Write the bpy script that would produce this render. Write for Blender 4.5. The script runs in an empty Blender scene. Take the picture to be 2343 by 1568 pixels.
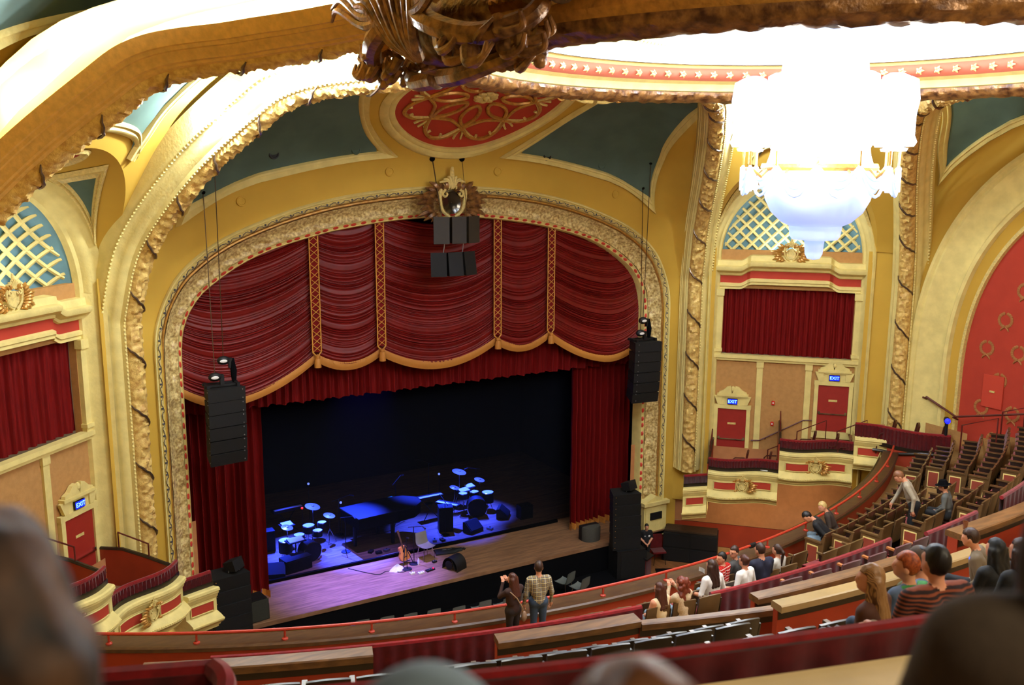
import bpy, math, random
import numpy as np
from math import sin, cos, pi, radians, sqrt, atan2
from mathutils import Vector, Matrix, noise
random.seed(7)
SC = bpy.context.scene
COL = SC.collection
V3 = lambda *a: np.array(a, float)
def nrm(v):
    v = np.asarray(v, float); n = np.linalg.norm(v)
    return v / n if n > 1e-12 else v

# ---------------------------------------------------------------- materials
MATS = {}
def srgb(c):
    return tuple((x / 12.92 if x <= .04045 else ((x + .055) / 1.055) ** 2.4) for x in c)
def mat(name, col=(.5, .5, .5), rough=.6, metal=0., spec=.4, var=0., vscale=6., bump=0., bscale=30., emit=None, estr=1., col2=None, kind=None, kscale=1., sheen=0., aniso=None):
    """procedural principled material; col/col2 are sRGB 0..1"""
    if name in MATS: return MATS[name]
    m = bpy.data.materials.new(name); m.use_nodes = True
    nt = m.node_tree; N = nt.nodes; L = nt.links; N.clear()
    out = N.new('ShaderNodeOutputMaterial'); p = N.new('ShaderNodeBsdfPrincipled')
    L.new(p.outputs[0], out.inputs[0])
    c1 = srgb(col) + (1,)
    p.inputs['Base Color'].default_value = c1
    p.inputs['Roughness'].default_value = rough
    p.inputs['Metallic'].default_value = metal
    p.inputs['Specular IOR Level'].default_value = spec
    if sheen: p.inputs['Sheen Weight'].default_value = sheen
    tc = None
    def coords():
        nonlocal tc
        if tc is None: tc = N.new('ShaderNodeTexCoord')
        return tc.outputs['Object']
    if var or col2:
        t = None
        c2 = srgb(col2) + (1,) if col2 else tuple(x * (1 - var) for x in c1[:3]) + (1,)
        if kind in (None, 'noise'):
            t = N.new('ShaderNodeTexNoise'); t.inputs['Scale'].default_value = vscale; t.inputs['Detail'].default_value = 4
            fac = t.outputs['Fac']
            lo, hi = .35, .65
        elif kind == 'wave':
            t = N.new('ShaderNodeTexWave'); t.inputs['Scale'].default_value = vscale; t.inputs['Distortion'].default_value = 3; t.inputs['Detail'].default_value = 2
            fac = t.outputs['Fac']; lo, hi = .3, .7
        elif kind == 'voronoi':
            t = N.new('ShaderNodeTexVoronoi'); t.inputs['Scale'].default_value = vscale
            fac = t.outputs['Distance']; lo, hi = .12, .4
        mp = None
        if aniso:
            mp = N.new('ShaderNodeMapping'); mp.inputs['Scale'].default_value = aniso
            L.new(coords(), mp.inputs[0]); L.new(mp.outputs[0], t.inputs['Vector'])
        else: L.new(coords(), t.inputs['Vector'])
        r = N.new('ShaderNodeValToRGB'); r.color_ramp.elements[0].position = lo; r.color_ramp.elements[1].position = hi
        r.color_ramp.elements[0].color = c2; r.color_ramp.elements[1].color = c1
        L.new(fac, r.inputs[0]); L.new(r.outputs[0], p.inputs['Base Color'])
    if bump:
        t2 = N.new('ShaderNodeTexNoise'); t2.inputs['Scale'].default_value = bscale; t2.inputs['Detail'].default_value = 3
        L.new(coords(), t2.inputs['Vector'])
        b = N.new('ShaderNodeBump'); b.inputs['Strength'].default_value = bump; b.inputs['Distance'].default_value = .02
        L.new(t2.outputs['Fac'], b.inputs['Height']); L.new(b.outputs[0], p.inputs['Normal'])
    if emit:
        p.inputs['Emission Color'].default_value = srgb(emit) + (1,) if max(emit) <= 1 else tuple(emit) + (1,)
        p.inputs['Emission Strength'].default_value = estr
    MATS[name] = m
    return m

def plaid(name, base, bands):
    """woven check: sine stripes on object x and z"""
    m = mat(name, base, .85, spec=.2)
    nt = m.node_tree; N = nt.nodes; L = nt.links; p = [n for n in N if n.type == 'BSDF_PRINCIPLED'][0]
    tc = N.new('ShaderNodeTexCoord'); sp = N.new('ShaderNodeSeparateXYZ'); L.new(tc.outputs['Object'], sp.inputs[0])
    prev = None
    for (ax, freq, thr, colr) in bands:
        mu = N.new('ShaderNodeMath'); mu.operation = 'MULTIPLY'; mu.inputs[1].default_value = freq; L.new(sp.outputs[ax], mu.inputs[0])
        si = N.new('ShaderNodeMath'); si.operation = 'SINE'; L.new(mu.outputs[0], si.inputs[0])
        gt = N.new('ShaderNodeMath'); gt.operation = 'GREATER_THAN'; gt.inputs[1].default_value = thr; L.new(si.outputs[0], gt.inputs[0])
        fm = N.new('ShaderNodeMath'); fm.operation = 'MULTIPLY'; fm.inputs[1].default_value = .75; L.new(gt.outputs[0], fm.inputs[0])
        mx = N.new('ShaderNodeMix'); mx.data_type = 'RGBA'
        L.new(fm.outputs[0], mx.inputs[0])
        if prev is None: mx.inputs[6].default_value = srgb(base) + (1,)
        else: L.new(prev, mx.inputs[6])
        mx.inputs[7].default_value = srgb(colr) + (1,)
        prev = mx.outputs[2]
    L.new(prev, p.inputs['Base Color'])
    return m

# palette ------------------------------------------------------------
M_YEL = mat('yellow_plaster', (.80, .64, .25), .75, spec=.2, var=.1, vscale=.7)
M_CREAM = mat('cream_plaster', (.93, .85, .54), .6, spec=.3, var=.14, vscale=3, bump=.3, bscale=14)
M_CREAMB = mat('cream_ornament', (.90, .80, .49), .5, spec=.4, var=.25, vscale=16, bump=.6, bscale=26)
M_FOL = mat('gilded_foliage', (.91, .78, .45), .5, spec=.4, col2=(.75, .58, .30), kind='noise', vscale=9, bump=.5, bscale=40)
M_GOLD = mat('old_gold', (.80, .58, .26), .35, metal=.35, spec=.6, var=.35, vscale=10, bump=.5, bscale=22)
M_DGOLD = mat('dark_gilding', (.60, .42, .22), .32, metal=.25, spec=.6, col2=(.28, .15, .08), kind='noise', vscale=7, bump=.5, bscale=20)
M_TEAL = mat('teal_plaster', (.35, .43, .39), .8, spec=.15, var=.2, vscale=1.1)
M_RED = mat('red_plaster', (.70, .24, .17), .7, spec=.2, var=.1, vscale=2)
M_ORNG = mat('red_orange_panel', (.62, .22, .12), .6, spec=.3, var=.15, vscale=2)
M_TAN = mat('tan_wall', (.74, .55, .33), .85, spec=.1, var=.12, vscale=8, bump=.15, bscale=40)
M_SALM = mat('salmon_wall', (.74, .50, .32), .85, spec=.1, var=.12, vscale=5)
M_VELV = mat('crimson_velvet', (.50, .05, .06), .85, spec=.15, sheen=.3, var=.35, vscale=12)
M_VELVD = mat('dark_velvet', (.33, .04, .05), .9, spec=.1, sheen=.2, var=.3, vscale=9)
M_DRAPE = mat('red_drape', (.44, .035, .03), .75, spec=.15, var=.3, vscale=5, aniso=(6, 6, .4))
M_SWAG = mat('crimson_satin', (.45, .05, .03), .5, spec=.35, var=.25, vscale=4)
M_FRINGE = mat('gold_fringe', (.86, .58, .25), .6, spec=.4, col2=(.62, .38, .13), kind='wave', vscale=30)
M_BRAID = mat('gold_braid', (.86, .62, .28), .5, spec=.5)
M_STAGE = mat('stage_boards', (.55, .40, .28), .55, spec=.35, col2=(.40, .28, .19), kind='noise', vscale=2.5, aniso=(.6, 9, 1))
M_BLACK = mat('black_cloth', (.035, .035, .045), .95, spec=.05)
M_BLK = mat('black_paint', (.06, .06, .065), .55, spec=.35, var=.2, vscale=20)
M_BLKB = mat('black_grille', (.075, .072, .07), .7, spec=.3, var=.4, vscale=60)
M_STEEL = mat('brushed_steel', (.62, .62, .62), .35, metal=.8, var=.2, vscale=12)
M_CHROME = mat('chrome', (.8, .8, .8), .15, metal=1.)
M_BRONZE = mat('dark_bronze', (.30, .22, .13), .45, metal=.5, var=.2, vscale=10)
M_RAIL = mat('red_painted_rail', (.72, .22, .13), .4, spec=.5, var=.1, vscale=6)
M_WOOD = mat('walnut_wood', (.33, .22, .12), .4, spec=.5, col2=(.26, .16, .09), kind='noise', vscale=3, aniso=(1, 4, 4))
M_LEDGE = mat('lacquered_ledge', (.45, .31, .17), .4, spec=.45, col2=(.33, .22, .12), kind='noise', vscale=3, aniso=(1, 5, 5))
M_DKWOOD = mat('ebony_wood', (.13, .09, .06), .35, spec=.5, var=.2, vscale=5)
M_CARPET = mat('tan_carpet', (.62, .48, .29), .95, spec=.05, var=.15, vscale=14)
M_PCARPET = mat('patterned_carpet', (.50, .36, .24), .95, spec=.05, col2=(.30, .12, .12), kind='voronoi', vscale=7)
M_SEATWOOD = mat('seat_back_wood', (.36, .26, .15), .3, spec=.6, var=.25, vscale=6)
M_DKLEATH = mat('dark_seat_leather', (.13, .14, .13), .5, spec=.4)
M_FLOORW = mat('worn_wood_floor', (.50, .32, .17), .5, spec=.35, col2=(.40, .25, .13), kind='noise', vscale=2, aniso=(6, 1, 1))
M_WHITE = mat('white_paint', (.88, .88, .86), .5)
M_SKIN = mat('skin', (.80, .55, .42), .55, spec=.35)
M_HAIRBR = mat('brown_hair', (.25, .14, .08), .5, spec=.4, col2=(.12, .06, .03), kind='wave', vscale=14, aniso=(3, 3, .3))
M_HAIRDK = mat('dark_hair', (.10, .07, .05), .5, spec=.4, col2=(.05, .03, .02), kind='wave', vscale=14, aniso=(3, 3, .3))
M_HAIRRED = mat('auburn_hair', (.50, .20, .09), .5, spec=.4, col2=(.28, .09, .04), kind='wave', vscale=16, aniso=(3, 3, 1))
M_HAIRGIN = mat('ginger_hair', (.66, .31, .11), .55, spec=.4, col2=(.44, .17, .05), kind='noise', vscale=40)
M_HAIRBL = mat('blonde_hair', (.66, .48, .27), .45, spec=.5, col2=(.38, .24, .12), kind='wave', vscale=12, aniso=(4, 4, .3))

# ---------------------------------------------------------------- mesh builder
class MB:
    def __init__(s): s.v = []; s.f = []; s.m = []; s.cur = 0
    def add(s, v, f):
        o = len(s.v); s.v.extend([tuple(map(float, p)) for p in v]); s.f.extend([tuple(i + o for i in q) for q in f]); s.m.extend([s.cur] * len(f)); return s
    def box(s, c, d, rz=0., M=None):
        hx, hy, hz = d[0] / 2, d[1] / 2, d[2] / 2
        P = [(x, y, z) for x in (-hx, hx) for y in (-hy, hy) for z in (-hz, hz)]
        if M is not None: P = [tuple(M @ Vector(p)) for p in P]
        elif rz: P = [(p[0] * cos(rz) - p[1] * sin(rz), p[0] * sin(rz) + p[1] * cos(rz), p[2]) for p in P]
        P = [(p[0] + c[0], p[1] + c[1], p[2] + c[2]) for p in P]
        return s.add(P, [(0, 1, 3, 2), (4, 6, 7, 5), (0, 4, 5, 1), (2, 3, 7, 6), (0, 2, 6, 4), (1, 5, 7, 3)])
    def grid(s, P, wrapu=False, wrapv=False):
        P = np.asarray(P, float); nu, nv = P.shape[:2]
        f = []
        for i in range(nu if wrapu else nu - 1):
            for j in range(nv if wrapv else nv - 1):
                a = i * nv + j; b = ((i + 1) % nu) * nv + j; c = ((i + 1) % nu) * nv + (j + 1) % nv; d = i * nv + (j + 1) % nv
                f.append((a, b, c, d))
        return s.add(P.reshape(-1, 3), f)
    def tube(s, path, r, n=8, cap=True, closed=False):
        P = np.asarray(path, float); k = len(P)
        R = np.full(k, r, float) if np.isscalar(r) else np.asarray(r, float)
        T = np.gradient(P, axis=0)
        if closed: T = (np.roll(P, -1, 0) - np.roll(P, 1, 0))
        T /= np.maximum(np.linalg.norm(T, axis=1, keepdims=True), 1e-9)
        up = V3(0, 0, 1) if abs(T[0][2]) < .9 else V3(1, 0, 0)
        rings = []
        a = nrm(np.cross(T[0], up))
        for i in range(k):
            a = nrm(a - T[i] * (a @ T[i])); b = np.cross(T[i], a)
            rings.append([P[i] + R[i] * (a * cos(2 * pi * j / n) + b * sin(2 * pi * j / n)) for j in range(n)])
        s.grid(rings, wrapu=closed, wrapv=True)
        if cap and not closed:
            o = len(s.v) - k * n
            s.f.append(tuple(o + j for j in range(n))[::-1]); s.f.append(tuple(o + (k - 1) * n + j for j in range(n))); s.m += [s.cur] * 2
        return s
    def lathe(s, prof, n=24, o=(0, 0, 0), ax=None):
        prof = np.asarray(prof, float)
        P = np.array([[(r * cos(2 * pi * j / n), r * sin(2 * pi * j / n), z) for j in range(n)] for r, z in prof])
        if ax is not None:
            q = Vector((0, 0, 1)).rotation_difference(Vector(ax)).to_matrix()
            P = P @ np.array(q).T
        return s.grid(P + np.array(o), wrapv=True)
    def ball(s, c, r, nu=8, nv=12, M=None):
        r = (r, r, r) if np.isscalar(r) else r
        P = np.array([[(r[0] * sin(a) * cos(b), r[1] * sin(a) * sin(b), r[2] * cos(a)) for b in np.linspace(0, 2 * pi, nv, endpoint=False)] for a in np.linspace(1e-3, pi - 1e-3, nu)])
        if M is not None: P = P @ np.array(M)[:3, :3].T
        return s.grid(P + np.array(c), wrapv=True)
    def prism(s, poly, o, ex, ey, en, depth):
        """flat polygon (list of 2d) in frame o,ex,ey extruded by depth along en"""
        o, ex, ey, en = map(lambda q: np.asarray(q, float), (o, ex, ey, en))
        n = len(poly)
        A = [o + ex * p[0] + ey * p[1] for p in poly]; B = [a + en * depth for a in A]
        return s.add(A + B, [tuple(range(n))[::-1], tuple(range(n, 2 * n))] + [(i, (i + 1) % n, n + (i + 1) % n, n + i) for i in range(n)])
    def build(s, name, m, parent=None, smooth=True, ang=40, loc=None):
        me = bpy.data.meshes.new(name); me.from_pydata(s.v, [], s.f)
        for q in (m if isinstance(m, (list, tuple)) else [m]): me.materials.append(q)
        if isinstance(m, (list, tuple)): me.polygons.foreach_set('material_index', s.m)
        me.update()
        if smooth:
            me.polygons.foreach_set('use_smooth', [True] * len(me.polygons))
            try: me.set_sharp_from_angle(angle=radians(ang))
            except Exception: pass
        o = bpy.data.objects.new(name, me); COL.objects.link(o)
        if parent is not None: o.parent = parent
        if loc is not None: o.location = loc
        return o
def tag(o, label, cat, group=None, kind=None):
    if label: o['label'] = label
    if cat: o['category'] = cat
    if group: o['group'] = group
    if kind: o['kind'] = kind
    return o
def thing(name, label, cat, loc=(0, 0, 0), rz=0., group=None):
    o = bpy.data.objects.new(name, None); COL.objects.link(o); o.empty_display_size = .1
    o.location = loc; o.rotation_euler = (0, 0, rz)
    return tag(o, label, cat, group)
def struct(o, label=None):
    o['kind'] = 'structure'
    if label: o['label'] = label
    return o
def dup(root, loc=None, rz=None, label=None, group=None, scale=None):
    r = root.copy(); COL.objects.link(r)
    if loc is not None: r.location = loc
    if rz is not None: r.rotation_euler = (0, 0, rz)
    if scale is not None: r.scale = scale
    if label: r['label'] = label
    if group: r['group'] = group
    for ch in root.children:
        c = ch.copy(); COL.objects.link(c); c.parent = r
        for g in ch.children:
            d = g.copy(); COL.objects.link(d); d.parent = c
    return r
def resamp(P, step):
    P = np.asarray(P, float); d = np.r_[0, np.cumsum(np.linalg.norm(np.diff(P, axis=0), axis=1))]
    n = max(2, int(d[-1] / step) + 1); t = np.linspace(0, d[-1], n)
    return np.stack([np.interp(t, d, P[:, k]) for k in range(P.shape[1])], 1)
def spline(P, n=8, closed=False):
    """Catmull-Rom through P"""
    P = np.asarray(P, float); k = len(P); out = []
    for i in range(k if closed else k - 1):
        p0 = P[(i - 1) % k] if closed or i else 2 * P[0] - P[1]
        p1 = P[i]; p2 = P[(i + 1) % k]
        p3 = P[(i + 2) % k] if closed or i < k - 2 else 2 * P[-1] - P[-2]
        for t in np.linspace(0, 1, n, endpoint=False):
            out.append(.5 * (2 * p1 + (p2 - p0) * t + (2 * p0 - 5 * p1 + 4 * p2 - p3) * t * t + (3 * p1 - p0 - 3 * p2 + p3) * t ** 3))
    if not closed: out.append(P[-1])
    return np.array(out)
def sweep(mb, path, prof, frames):
    """profile [(u,v)] swept along path; frames = list of (U,V) unit vectors"""
    return mb.grid([[p + U * u + W * v for u, v in prof] for p, (U, W) in zip(path, frames)])
# the hall is laid out about the dome centre; four equal bays and diagonal box bays
CY = 11.0
S2 = sqrt(.5)
def rotR(P): P = np.asarray(P, float); return np.stack([P[..., 1] - CY, CY - P[..., 0], P[..., 2]], -1)
def rotL(P): P = np.asarray(P, float); return np.stack([CY - P[..., 1], CY + P[..., 0], P[..., 2]], -1)
def DB(side, s, d, z): return V3(side * (d - s) * S2, CY + (d + s) * S2, z)
EXPO = -0.2; AMB = .13
P_CH = 640; P_DOME = 500; P_RIB = 600; P_LBAY = 500; P_SB = 90; P_NICHE = 60; P_REARFILL = 1100; P_BLUE = 220000; P_BOXFILL = 30
# ================================================================ ARCHITECTURE
TT = np.array([0, 1.71, 3.64, 4.39, 5.55, 6.2, 7.28, 8.26, 8.66])
ZZ = np.array([15.5, 15.45, 15.3, 15.22, 15.06, 14.59, 13.37, 11.69, 9.91])
Q0 = V3(0, CY, 8)
def zrib(x): return float(np.interp(abs(x), TT, ZZ))
def yrib(x): return 17.17 + .0951 * x * x
def zb_(x, side): return min(15.4 - .042 * x * x, 99) if side else min(13.25 - .022 * x * x, zr_(x, 0) - .4)
def zr_(x, side):
    z = zrib(x) + .35 + .45 * (1 - (x / 8.6) ** 2)
    return max(z + .6, 15.4 - .042 * x * x + .5) if side else z
def SURF(x, q, side=0, Y0=24.8):
    """the coved sounding board in front-bay coordinates: q<0 metres below the springing, q/2 = angle of the cove"""
    zb, zr = zb_(x, side), zr_(x, side)
    if q < 0: return V3(x, Y0, zb + q)
    a = q / 2
    return V3(x, Y0 - (Y0 - yrib(x)) * (1 - cos(a)), zb + (zr - zb) * sin(a))
def lift(P, h): return P + h * nrm(Q0 - P)

def ell(phi, s, h, z0): return s * sin(phi), z0 + h * cos(phi)
F_HALF = [(8.3, 2.05), (8.3, 5), (8.3, 8.2), (8.28, 9.2), (8.17, 9.75), (7.95, 10.3), (7.6, 10.85), (7.05, 11.35), (6.35, 11.78), (5.4, 12.17), (4.4, 12.5), (3.2, 12.77), (1.8, 12.95), (0, 13.03)]
I_HALF = [(7.57, 2.05), (7.57, 5), (7.57, 8.2), (7.54, 9.0), (7.45, 9.47), (7.27, 9.87), (6.98, 10.26), (6.6, 10.57), (6.1, 10.9), (5.6, 11.16), (4.95, 11.41), (4.0, 11.67), (3.1, 11.86), (1.5, 12.07), (0, 12.13)]
def full(H): H = np.array(H); return np.vstack([H, (H[:-1] * [-1, 1])[::-1]])
def arch_line(H, n): P = resamp(spline(full(H), 8), .02); return np.stack([np.interp(np.linspace(0, 1, n), np.linspace(0, 1, len(P)), P[:, k]) for k in (0, 1)], 1)

# ---- front wall and cove ------------------------------------------------------
def zframe(x):
    H = np.array(F_HALF)[::-1]
    return float(np.interp(abs(x), H[:, 0][:11], H[:, 1][:11])) - .12 if abs(x) <= 8.1 else 0.
def cove(name, side, xs, bottom, m, tf):
    P = []
    for x in xs:
        zb = zb_(x, side); lo = bottom(x)
        col = [V3(x, 24.8, z) for z in np.linspace(min(lo, zb - .02), zb, 5)[:-1]]
        col += [SURF(x, q, side) for q in np.linspace(0, pi, 22)]
        P.append(col)
    b = MB(); b.grid(tf(np.array(P)) if tf else P); return struct(b.build(name, m))
xs = np.r_[np.linspace(-8.9, -8.12, 8), np.linspace(-8.09, 8.09, 110), np.linspace(8.12, 8.9, 8)]
cove('wall_front', 0, xs, zframe, M_YEL, None)
cove('wall_right', 1, np.linspace(-8.9, 6, 90), lambda x: 7 + 8.2 * max(0, 1 - (abs(x) / 8.3) ** 2.4) ** (1 / 2.4) - .1 if abs(x) < 8.25 else 0, M_YEL, rotR)
cove('wall_left', 1, np.linspace(-1.5, 8.9, 70), lambda x: 4., M_YEL, rotL)

def panel(name_t, name_m, side, tip_i, low_i, up_i, left_i, tip_o, low_o, up_o, left_o, tf, idx, sgn=1):
    """teal plaster field with a moulded cream border; coordinates (x, q) on the cove"""
    mk = lambda L: np.array([(sgn * x, q) for x, q in L], float)
    RE = np.vstack([spline(mk([tip_i] + low_i), 6), spline(mk([low_i[-1]] + up_i), 6)[1:]])
    LE = spline(mk([tip_i] + left_i), 6)
    n = 40
    rs = lambda P: np.stack([np.interp(np.linspace(0, 1, n), np.linspace(0, 1, len(P)), P[:, k]) for k in (0, 1)], 1)
    R, Lf = rs(RE), rs(LE)
    G = [[lift(SURF(*(a * (1 - w) + c * w), side), .03) for w in np.linspace(0, 1, 16)] for a, c in zip(R, Lf)]
    b = MB(); b.grid(tf(np.array(G)) if tf else G); t = struct(b.build(name_t, M_TEAL))
    b = MB()
    prof = [(0, .02), (.12, .10), (.3, .12), (.42, .07), (.55, .10), (.8, .16), (1, .02)]
    for A, B in (([tip_i] + low_i, [tip_o] + low_o), ([low_i[-1]] + up_i, [low_o[-1]] + up_o), ([tip_i] + left_i, [tip_o] + left_o)):
        A, B = spline(mk(A), 10), spline(mk(B), 10)
        k = 60; rs2 = lambda P: np.stack([np.interp(np.linspace(0, 1, k), np.linspace(0, 1, len(P)), P[:, j]) for j in (0, 1)], 1)
        A, B = rs2(A), rs2(B)
        G = [[lift(SURF(*(p * (1 - w) + r * w), side), h) for w, h in prof] for p, r in zip(A, B)]
        b.grid(tf(np.array(G)) if tf else G)
    struct(b.build(name_m, M_CREAM))
FP = dict(tip_i=(-7.25, .6), low_i=[(-6.32, .55), (-4.77, .55), (-3.04, .57), (-2.23, .57)], up_i=[(-2.79, .94), (-3.28, 1.44), (-3.52, 1.82), (-3.62, 2.4), (-3.6, 3.05)], left_i=[(-7.08, .98), (-6.81, 1.64), (-6.59, 1.97), (-6.25, 2.6), (-5.95, 3.05)],
          tip_o=(-7.62, .12), low_o=[(-6.7, .36), (-5.15, .38), (-3.01, .43), (-1.6, .43)], up_o=[(-2.23, .77), (-2.79, 1.17), (-3.1, 1.54), (-3.25, 1.8), (-3.3, 2.4), (-3.28, 3.05)], left_o=[(-7.42, .7), (-7.25, 1.15), (-7.02, 1.7), (-6.85, 2.0), (-6.55, 2.6), (-6.25, 3.05)])
panel('trim_1', 'trim_2', 0, tf=None, idx=1, **FP)
panel('trim_3', 'trim_4', 0, tf=None, idx=2, sgn=-1, **FP)
SP = dict(tip_i=(-7.43, 1.06), low_i=[(-6.76, .95), (-6.06, .82), (-5.13, .76), (-3.0, .75)], up_i=[(-3.3, 1.44), (-3.52, 1.82), (-3.62, 2.4), (-3.6, 3.05)], left_i=[(-7.07, 1.56), (-6.4, 2.01), (-6.05, 2.4), (-5.7, 3.05)],
          tip_o=(-7.82, .69), low_o=[(-7.06, .67), (-6.27, .6), (-5.22, .54), (-2.4, .54)], up_o=[(-2.9, 1.44), (-3.1, 1.82), (-3.25, 2.4), (-3.28, 3.05)], left_o=[(-7.35, 1.75), (-6.62, 2.15), (-6.25, 2.5), (-5.95, 3.05)])
panel('trim_5', 'trim_6', 1, tf=rotR, idx=3, **SP)
panel('trim_7', 'trim_8', 1, tf=rotL, idx=4, sgn=-1, **SP)

# ---- round medallion over the stage ---------------------------------------------
_qs = np.linspace(0, pi, 200); _pp = np.array([SURF(0, q) for q in _qs]); _arc = np.r_[0, np.cumsum(np.linalg.norm(np.diff(_pp, axis=0), axis=1))]
A0 = float(np.interp(.56, _qs, _arc)) + 2.42
def MED(x, y, h): return lift(SURF(x, float(np.interp(A0 + y, _arc, _qs))), h)
med = thing('ceiling_medallion', 'round red medallion with interlaced gold loops above the stage arch', 'medallion', (0, 0, 0))
b = MB(); b.grid([[MED(r * cos(a), r * sin(a), .04) for a in np.linspace(0, 2 * pi, 64, endpoint=False)] for r in np.linspace(.02, 2.42, 14)], wrapv=True); b.build('panel', M_RED, med)
b = MB(); b.grid([[MED(r * cos(a), r * sin(a), h) for a in np.linspace(0, 2 * pi, 72, endpoint=False)] for r, h in ((2.36, .03), (2.4, .12), (2.5, .12), (2.54, .07), (2.6, .14), (2.7, .12), (2.76, .02))], wrapv=True); b.build('border', M_CREAM, med)
b = MB()
pol = lambda r, a: V3(r * cos(a), r * sin(a))
def loop(P, r=.05, h=.07, closed=False):
    P = spline(np.array(P)[:, :2], 6, closed); b.tube([MED(p[0], p[1], h) for p in P], r, 6, closed=closed, cap=not closed)
for k in range(8):
    a0 = -pi / 2 + k * pi / 4; a1 = a0 + pi / 4; am = a0 + pi / 8
    loop([pol(1.62, a0), pol(1.98, a0 + .19), pol(2.14, am), pol(1.98, a1 - .19), pol(1.62, a1)], .06)
    loop([pol(1.62, a0), pol(1.42, a0 + .2), pol(1.34, am), pol(1.42, a1 - .2), pol(1.62, a1)], .05)
    loop([pol(1.5, a0), pol(1.25, a0 + .16), pol(.95, a0 + .25), pol(.66, a0 + .22), pol(.52, a0), pol(.66, a0 - .22), pol(.95, a0 - .25), pol(1.25, a0 - .16)], .055, closed=True)
b.build('tracery', M_GOLD, med)
for k in range(8):
    a0 = -pi / 2 + k * pi / 4; bb = MB(); b = bb
    for da, l in ((-.12, .32), (-.05, .42), (.05, .42), (.12, .32)):
        loop([pol(1.62, a0 + da * .3), pol(1.62 + l * .55, a0 + da), pol(1.62 + l, a0 + da * 1.1)], .035)
    for sg in (-1, 1): loop([pol(1.75, a0 + sg * .1), pol(1.95, a0 + sg * .2), pol(2.05, a0 + sg * .27), pol(1.93, a0 + sg * .29)], .04)
    bb.build('leaf_spray', M_CREAMB, med)
b = MB()
for k in range(8):
    a = k * pi / 4; b.ball(MED(.22 * cos(a), .22 * sin(a), .09), (.14, .14, .07), 6, 8)
b.ball(MED(0, 0, .12), .1, 6, 8); b.build('rosette', M_CREAMB, med)

for k, (x, q) in enumerate(((-5.92, .14), (-1.8, .17), (1.63, .17), (5.94, .18), (5.21, .65), (-2.89, .64), (3.18, .58), (-5.14, .81))):
    b = MB(); c0_ = SURF(x, q); b.grid([[c0_ + V3(r * cos(a), -h, r * sin(a)) for a in np.linspace(0, 2 * pi, 20, endpoint=False)] for r, h in ((.02, .02), (.09, .03), (.1, .05), (.13, .05), (.14, .0))], wrapv=True)
    tag(b.build('ceiling_vent', M_YEL if q < .2 else M_BLK if k in (6, 7) else M_TEAL), ['small round vent in the yellow plaster at the far left', 'small round vent in the yellow plaster left of the shield crest', 'small round vent in the yellow plaster right of the shield crest', 'small round vent in the yellow plaster at the far right', 'small round vent inside the right teal field', 'small round vent at the inner tip of the left teal field', 'dark round vent at the inner tip of the right teal field', 'dark round vent in the middle of the left teal field'][k], 'vent', 'round ceiling vents')

# ---- the great ribs ---------------------------------------------------------------
def rib_path(t0, t1, z0, foot0=True, foot1=True, up=0.):
    P = []
    if foot0: P += [(t0, z) for z in np.arange(z0, 9.9, .15)]
    P += [(t, None) for t in np.arange(t0, t1, -.09 if t1 < t0 else .09)]
    if foot1: P += [(t1, z) for z in np.arange(9.85, z0, -.15)]
    zsm = lambda t: float(np.interp(abs(t), *(_rz.T)))
    out = []
    for t, z in P:
        zz = z if z is not None else zsm(t) + up * max(0, 1 - (t / 8.3) ** 2)
        out.append(V3(t, yrib(t), zz))
    P = resamp(out, .05)
    T = np.gradient(P, axis=0); T /= np.linalg.norm(T, axis=1, keepdims=True)
    for _ in range(6): T[1:-1] = (T[:-2] + T[1:-1] + T[2:]) / 3
    fr = []
    for p, t in zip(P, T):
        zq = p[2] if p[2] < 9 else max(5.8, 9 - (p[2] - 9) * .5)
        N = nrm(V3(0, CY, zq) - p); N = nrm(N - t * (N @ t)); U = np.cross(t, N)
        fr.append((U, N))
    return P, fr
_s = spline(np.stack([TT, ZZ], 1), 12); _rz = _s
RIBPROF = [(-.22, -.6), (-.21, -.36), (-.18, -.34), (-.17, -.28), (-.14, -.26), (-.13, -.19), (-.1, -.16), (-.09, -.09), (-.05, -.06), (-.045, -.02), (-.02, .0), (.0, .02), (.46, .02), (.47, .06), (.51, .04), (.53, -.05), (.57, -.08), (.63, -.12), (.67, -.2), (.68, -.26), (.74, -.32), (.79, -.36), (.82, -.34), (.86, -.4), (.88, -.5), (.88, -.9)]
M_RIBBON = mat('bronze_ribbon', (.42, .34, .27), .3, metal=.6, spec=.6, var=.4, vscale=6)
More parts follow.
